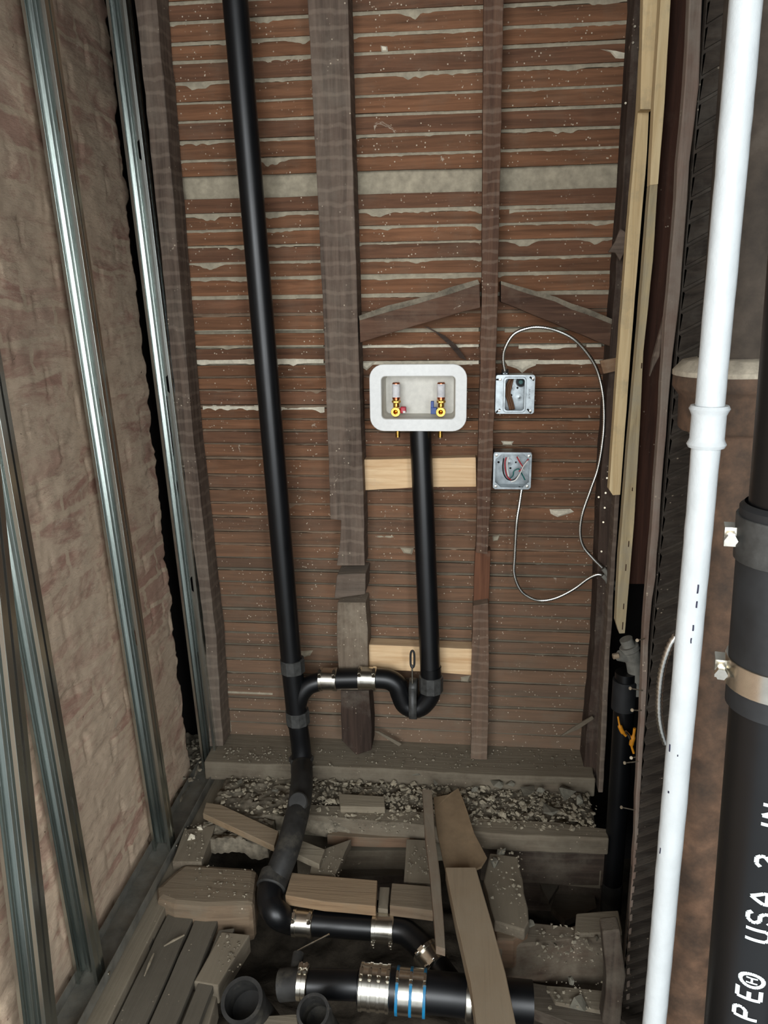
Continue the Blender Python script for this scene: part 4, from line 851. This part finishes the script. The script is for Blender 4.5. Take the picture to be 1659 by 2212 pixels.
for (x, y, s, fl, lab) in [(1075, 1692, .020, .4, 'pale five-sided plaster slab leaning under the sill, right of the tan cardboard'), (1100, 1693, .014, .6, 'rounded grey stone just right of the pale five-sided slab'), (1143, 1707, .023, .5, 'broad grey stone in the middle of the rubble at right'),
                          (1168, 1705, .012, 1., 'small upright grey stone between two larger ones'), (1225, 1713, .028, .45, 'large triangular grey stone in the right part of the rubble'), (1188, 1748, .026, .5, 'large rounded stone on the front edge of the rubble at right'),
                          (1250, 1725, .017, .8, 'dark angular stone right of the triangular stone'), (1022, 1702, .014, .6, 'grey stone directly under the broken sill edge, left of the slab'), (940, 1690, .013, .6, 'grey plaster lump behind the narrow upright board'),
                          (900, 1672, .016, .6, 'grey lump near the sill above the narrow board'), (1085, 1842, .019, .4, 'pale flat stone at the back of the right floor board'), (1070, 1865, .018, .6, 'rounded brownish stone touching the cardboard edge'),
                          (412, 1808, .012, .7, 'white plaster lump beside the track at left, lower one'), (432, 1788, .010, .7, 'white plaster lump beside the track at left, upper one'), (1146, 1995, .011, .8, 'small pale pebble at the corner of the right beam'), (1235, 2118, .009, .8, 'pebble on the dark face of the right beam'),
                          (1252, 2165, .022, .4, 'flat grey brick fragment under the right beam'), (595, 1708, .010, .6, 'tan pebble on the dust left of the bent drain pipe'), (520, 1690, .012, .5, 'pale splintery lump in the left dust heap')]:
    bm = NB(); z = .118 if y < 1770 else (.085 if y < 1900 else .05)
    if y > 2100: z = -.04
    if (x, y) == (1235, 2118): z = 0.0
    p = aZ(x, y, z); 
    for _ in range(1): chunk(bm, p, s * 1.2, random.Random(x), fl)
    finish('stone', bm, M_white_plaster if 'white' in lab else M_stone, label=lab, cat='stone', group='stones and plaster lumps on the floor', bevel=.001)
FS = fslab
FS('floor_beam', [(640, 1735), (735, 1740), (900, 1752), (1060, 1768), (1200, 1775), (1312, 1790), (1316, 1812), (1200, 1808), (1060, 1802), (905, 1782), (760, 1770), (640, 1760)], .098, .05, DUSTW('X'), .004, .004, label='broken dusty beam running across behind the floor openings', cat='beam')
FS('floor_board', [(732, 1714), (830, 1720), (832, 1744), (735, 1742)], .118, .02, wood('pale_dusty', (112, 102, 86), (138, 127, 108), 'X', (136, 126, 108), .5, .3), .001, label='short pale board with two nails lying on the back beam', cat='board')
FS('floor_board', [(720, 1779), (830, 1781), (935, 1790), (938, 1812), (800, 1810), (706, 1805)], .055, .03, wood('brown_dusty', (96, 76, 60), (122, 98, 78), 'X', (112, 102, 86), .3, .2), .002, label='brown strip under the front edge of the back beam', cat='board')
FS('joist', [(1030, 1800), (1315, 1822), (1316, 1846), (1180, 1842), (1040, 1835)], .03, .10, DKT('X'), .003, label='dark brown joist face below the back beam at right', cat='joist')
FS('floor_board', [(1112, 1838), (1290, 1860), (1300, 1880), (1118, 1862)], -.02, .06, DUSTW('X'), .002, label='ledger under the dark joist at the top of the right hole', cat='board')
FS('joist', [(640, 1800), (900, 1830), (900, 1838), (640, 1838)], -.02, .10, DUSTW('X'), .003, label='dusty joist at the back of the middle opening', cat='joist')
FS('floor_board', [(445, 1733), (478, 1738), (602, 1795), (592, 1828), (438, 1757)], .105, .018, TAN('X'), .001, .0015, label='tan lath lying diagonally left of the bent drain pipe', cat='board')
FS('floor_board', [(645, 1812), (702, 1834), (690, 1868), (634, 1842)], .085, .018, wood('pale_dusty', (112, 102, 86), (138, 127, 108), 'X'), .001, label='tan lath end sticking out right of the bent drain pipe', cat='board')
FS('joist', [(398, 1792), (466, 1782), (436, 1862), (372, 1862)], .08, .05, DUSTW('Y'), .003, label='short dusty joist end with white plaster lumps beside the floor track', cat='joist')
FS('floor_beam', [(400, 1862), (552, 1874), (556, 1882), (548, 1955), (440, 1958), (375, 1952), (340, 1938), (338, 1915), (370, 1885)], .075, .11, wood('tan_beam', (92, 76, 60), (122, 104, 84), 'X', (112, 102, 86), .35, .2), .003, .014, label='thick sawn beam end with brown rounded left face, beside the elbow', cat='beam')
FS('joist', [(676, 1842), (758, 1812), (722, 1895), (668, 1890)], .07, .03, DUSTW('Y'), .002, label='dusty board crossing left of the middle square opening', cat='joist')
FS('joist', [(878, 1812), (935, 1815), (940, 1908), (872, 1904)], .07, .04, DUSTW('Y'), .002, label='dusty board crossing right of the middle square opening', cat='joist')
FS('joist', [(694, 1880), (870, 1868), (872, 1890), (700, 1900)], -.08, .08, DKT('X'), .002, label='dark timber deep inside the middle square opening', cat='joist')
FS('wood_block', [(630, 1884), (660, 1888), (815, 1901), (812, 1958), (700, 1948), (616, 1934)], .082, .028, wood('split_block', (122, 98, 74), (156, 130, 100), 'X', (132, 116, 94), .2, .1), .0012, .002, label='light split wood block with a dark crack above the horizontal floor pipe', cat='wood block')
FS('wood_block', [(847, 1907), (930, 1914), (936, 1968), (842, 1956)], .082, .03, wood('tan_beam', (92, 76, 60), (122, 104, 84), 'X'), .0012, .002, label='plain tan wood block right of the split block', cat='wood block')
FS('joist', [(820, 1915), (842, 1916), (838, 1965), (816, 1962)], .06, .05, DUSTW('Y'), .001, label='narrow dusty timber between the two wood blocks', cat='joist')
FS('floor_board', [(968, 1716), (990, 1702), (1002, 1730), (1025, 1800), (1052, 1852), (1040, 1872), (1022, 1880), (962, 1880), (945, 1800), (936, 1722)], [.13, .13, .13, .12, .11, .11, .11, .11, .12, .13], .006, M_card, .001, .001, label='wide flat tan board with a ragged right edge leaning on the rubble', cat='board')
FS('floor_board', [(912, 1704), (933, 1706), (939, 1800), (952, 1900), (962, 2050), (942, 2044), (930, 1900), (918, 1800)], [.165, .165, .15, .14, .13, .13, .14, .15], .02, wood('brown_dusty', (96, 76, 60), (122, 98, 78), 'Y'), .001, .001, label='narrow brown batten lying lengthwise left of the long tan board', cat='board')
FS('long_board', [(962, 1873), (1028, 1873), (1062, 1990), (1092, 2100), (1125, 2260), (1036, 2260), (1016, 2120), (986, 1990)], [.145] * 8, .038, TAN('Y'), .0005, .002, label='long clean tan two-by-four lying over the pipes towards the camera', cat='board')
FS('floor_board', [(1058, 1842), (1118, 1850), (1130, 1900), (1142, 1990), (1132, 2010), (1070, 1990), (1045, 1900)], .085, .03, DUSTW('Y'), .004, .004, label='dusty broken floor board right of the long tan board', cat='board')
FS('floor_beam', [(1066, 1965), (1138, 1950), (1140, 2012), (1110, 2032), (1072, 2030)], .06, .08, wood('brown_dusty', (96, 76, 60), (122, 98, 78), 'X'), .004, .006, label='rounded brown beam end below the dusty broken board', cat='beam')
FS('floor_beam', [(1140, 1990), (1235, 2000), (1330, 1970), (1342, 1990), (1345, 2030), (1240, 2030), (1140, 2040), (1075, 2048)], .04, .17, wood('brown_dusty2', (70, 56, 46), (98, 82, 68), 'X', (116, 107, 92), .5, .4), .004, .005, label='big rubble-topped beam crossing at the lower right', cat='beam')
FS('floor_board', [(1245, 1972), (1336, 1966), (1345, 2012), (1240, 2018)], .05, .015, DUSTW('X'), .004, .003, label='crumbling dusty slab on the right end of the lower right beam', cat='board')
FS('floor_board', [(1085, 2110), (1190, 2130), (1330, 2190), (1400, 2250), (1330, 2250), (1150, 2180), (1085, 2160)], -.06, .03, DKT('X'), .003, label='dark board sloping under the beam at the bottom right', cat='board')
FS('floor_board', [(1180, 2128), (1310, 2140), (1335, 2190), (1200, 2165)], -.045, .01, DUSTW('X'), .003, label='grey board with a brick fragment under the lower right beam', cat='board')
wslab('wood_post', [(1302, 2015), (1340, 2010), (1352, 2110), (1340, 2230), (1300, 2212), (1310, 2110)], -.78, .04, DKT('Z'), .004, .004, label='grey splintered post at the foot of the rough edge board', cat='post')
FS('floor_board', [(1160, 1895), (1200, 1880), (1218, 1895), (1185, 1948)], -.10, .015, DKT('Y'), .002, label='pale plank scrap deep in the right hole', cat='board')
FS('floor_board', [(1215, 1890), (1280, 1900), (1290, 1960), (1220, 1990), (1190, 1960)], -.13, .02, DKT('X'), .002, label='dark plank at the bottom of the right hole', cat='board')
FS('joist', [(1115, 1880), (1310, 1895), (1310, 1910), (1115, 1900)], -.09, .1, DKT('X'), .002, label='black joist at the back of the right hole', cat='joist')
FS('joist', [(478, 2012), (540, 2018), (470, 2130), (418, 2120)], .03, .05, DUSTW('Y'), .002, .003, label='dusty joist with saw-cut end below the thick beam at left', cat='joist')
FS('joist', [(410, 2135), (470, 2150), (440, 2260), (360, 2260)], .0, .06, DUSTW('Y'), .004, .004, label='dusty crumbling joist at the bottom edge, left of the open pipe end', cat='joist')
FS('floor_board', [(560, 2195), (640, 2190), (650, 2260), (540, 2260)], -.03, .03, DUSTW('X'), .003, label='dusty timber at the bottom edge between the two open pipes', cat='board')
FS('floor_board', [(740, 2215), (1000, 2230), (1000, 2262), (740, 2262)], -.05, .03, DKT('X'), .003, label='dark timber at the bottom edge under the four-band coupling', cat='board')
# left subfloor planks
for k, (xa, xb, ya, yb, lab) in enumerate([(-.745, -.70, -1.3, -.42, 'subfloor plank tight against the metal floor track'), (-.695, -.63, -1.3, -.60, 'wide subfloor plank at the lower left, second from the track'), (-.625, -.57, -1.3, -.64, 'subfloor plank at the lower left, third from the track'),
                                           (-.56, -.525, -1.3, -.66, 'narrow subfloor plank at the lower left, farthest from the track')]):
    bm = NB(); ps = jitter([Vector((xa, ya, .035)), Vector((xb, ya, .035)), Vector((xb, yb, .035)), Vector((xa, yb - .01, .035))], .002, .05, k); flat(ps, 2, .04 - .004 * k); prism(bm, ps, (0, 0, -.02))
    finish('subfloor_plank', bm, wood('grey_plank', (58, 53, 45), (84, 77, 66), 'Y', (92, 86, 75), .6, .4), bevel=.0015, label=lab, cat='plank', group='subfloor planks at the lower left')
bm = NB(); box(bm, (-.86, -1.6, -.02), (-.70, -.02, .054)); finish('base_timber', bm, DUSTW('Y'), bevel=.003, label='dusty timber under the metal floor track along the brick wall', cat='timber')
for (pts, lab) in [([(354, 2044), (398, 2020)], 'pale wood splinter on the left planks, upper one'), ([(312, 2108), (332, 2060)], 'pale wood splinter on the left planks, lower one')]:
    a, b_ = [aZ(x, y, .045) for x, y in pts]; bm = NB(); tube(bm, [a, a.lerp(b_, .5) + Vector((0, 0, .001)), b_], [.0012, .003, .0018], 6); finish('splinter', bm, wood('pale_dusty', (112, 102, 86), (138, 127, 108), 'X'), label=lab, cat='splinter', group='splinters on the left planks')
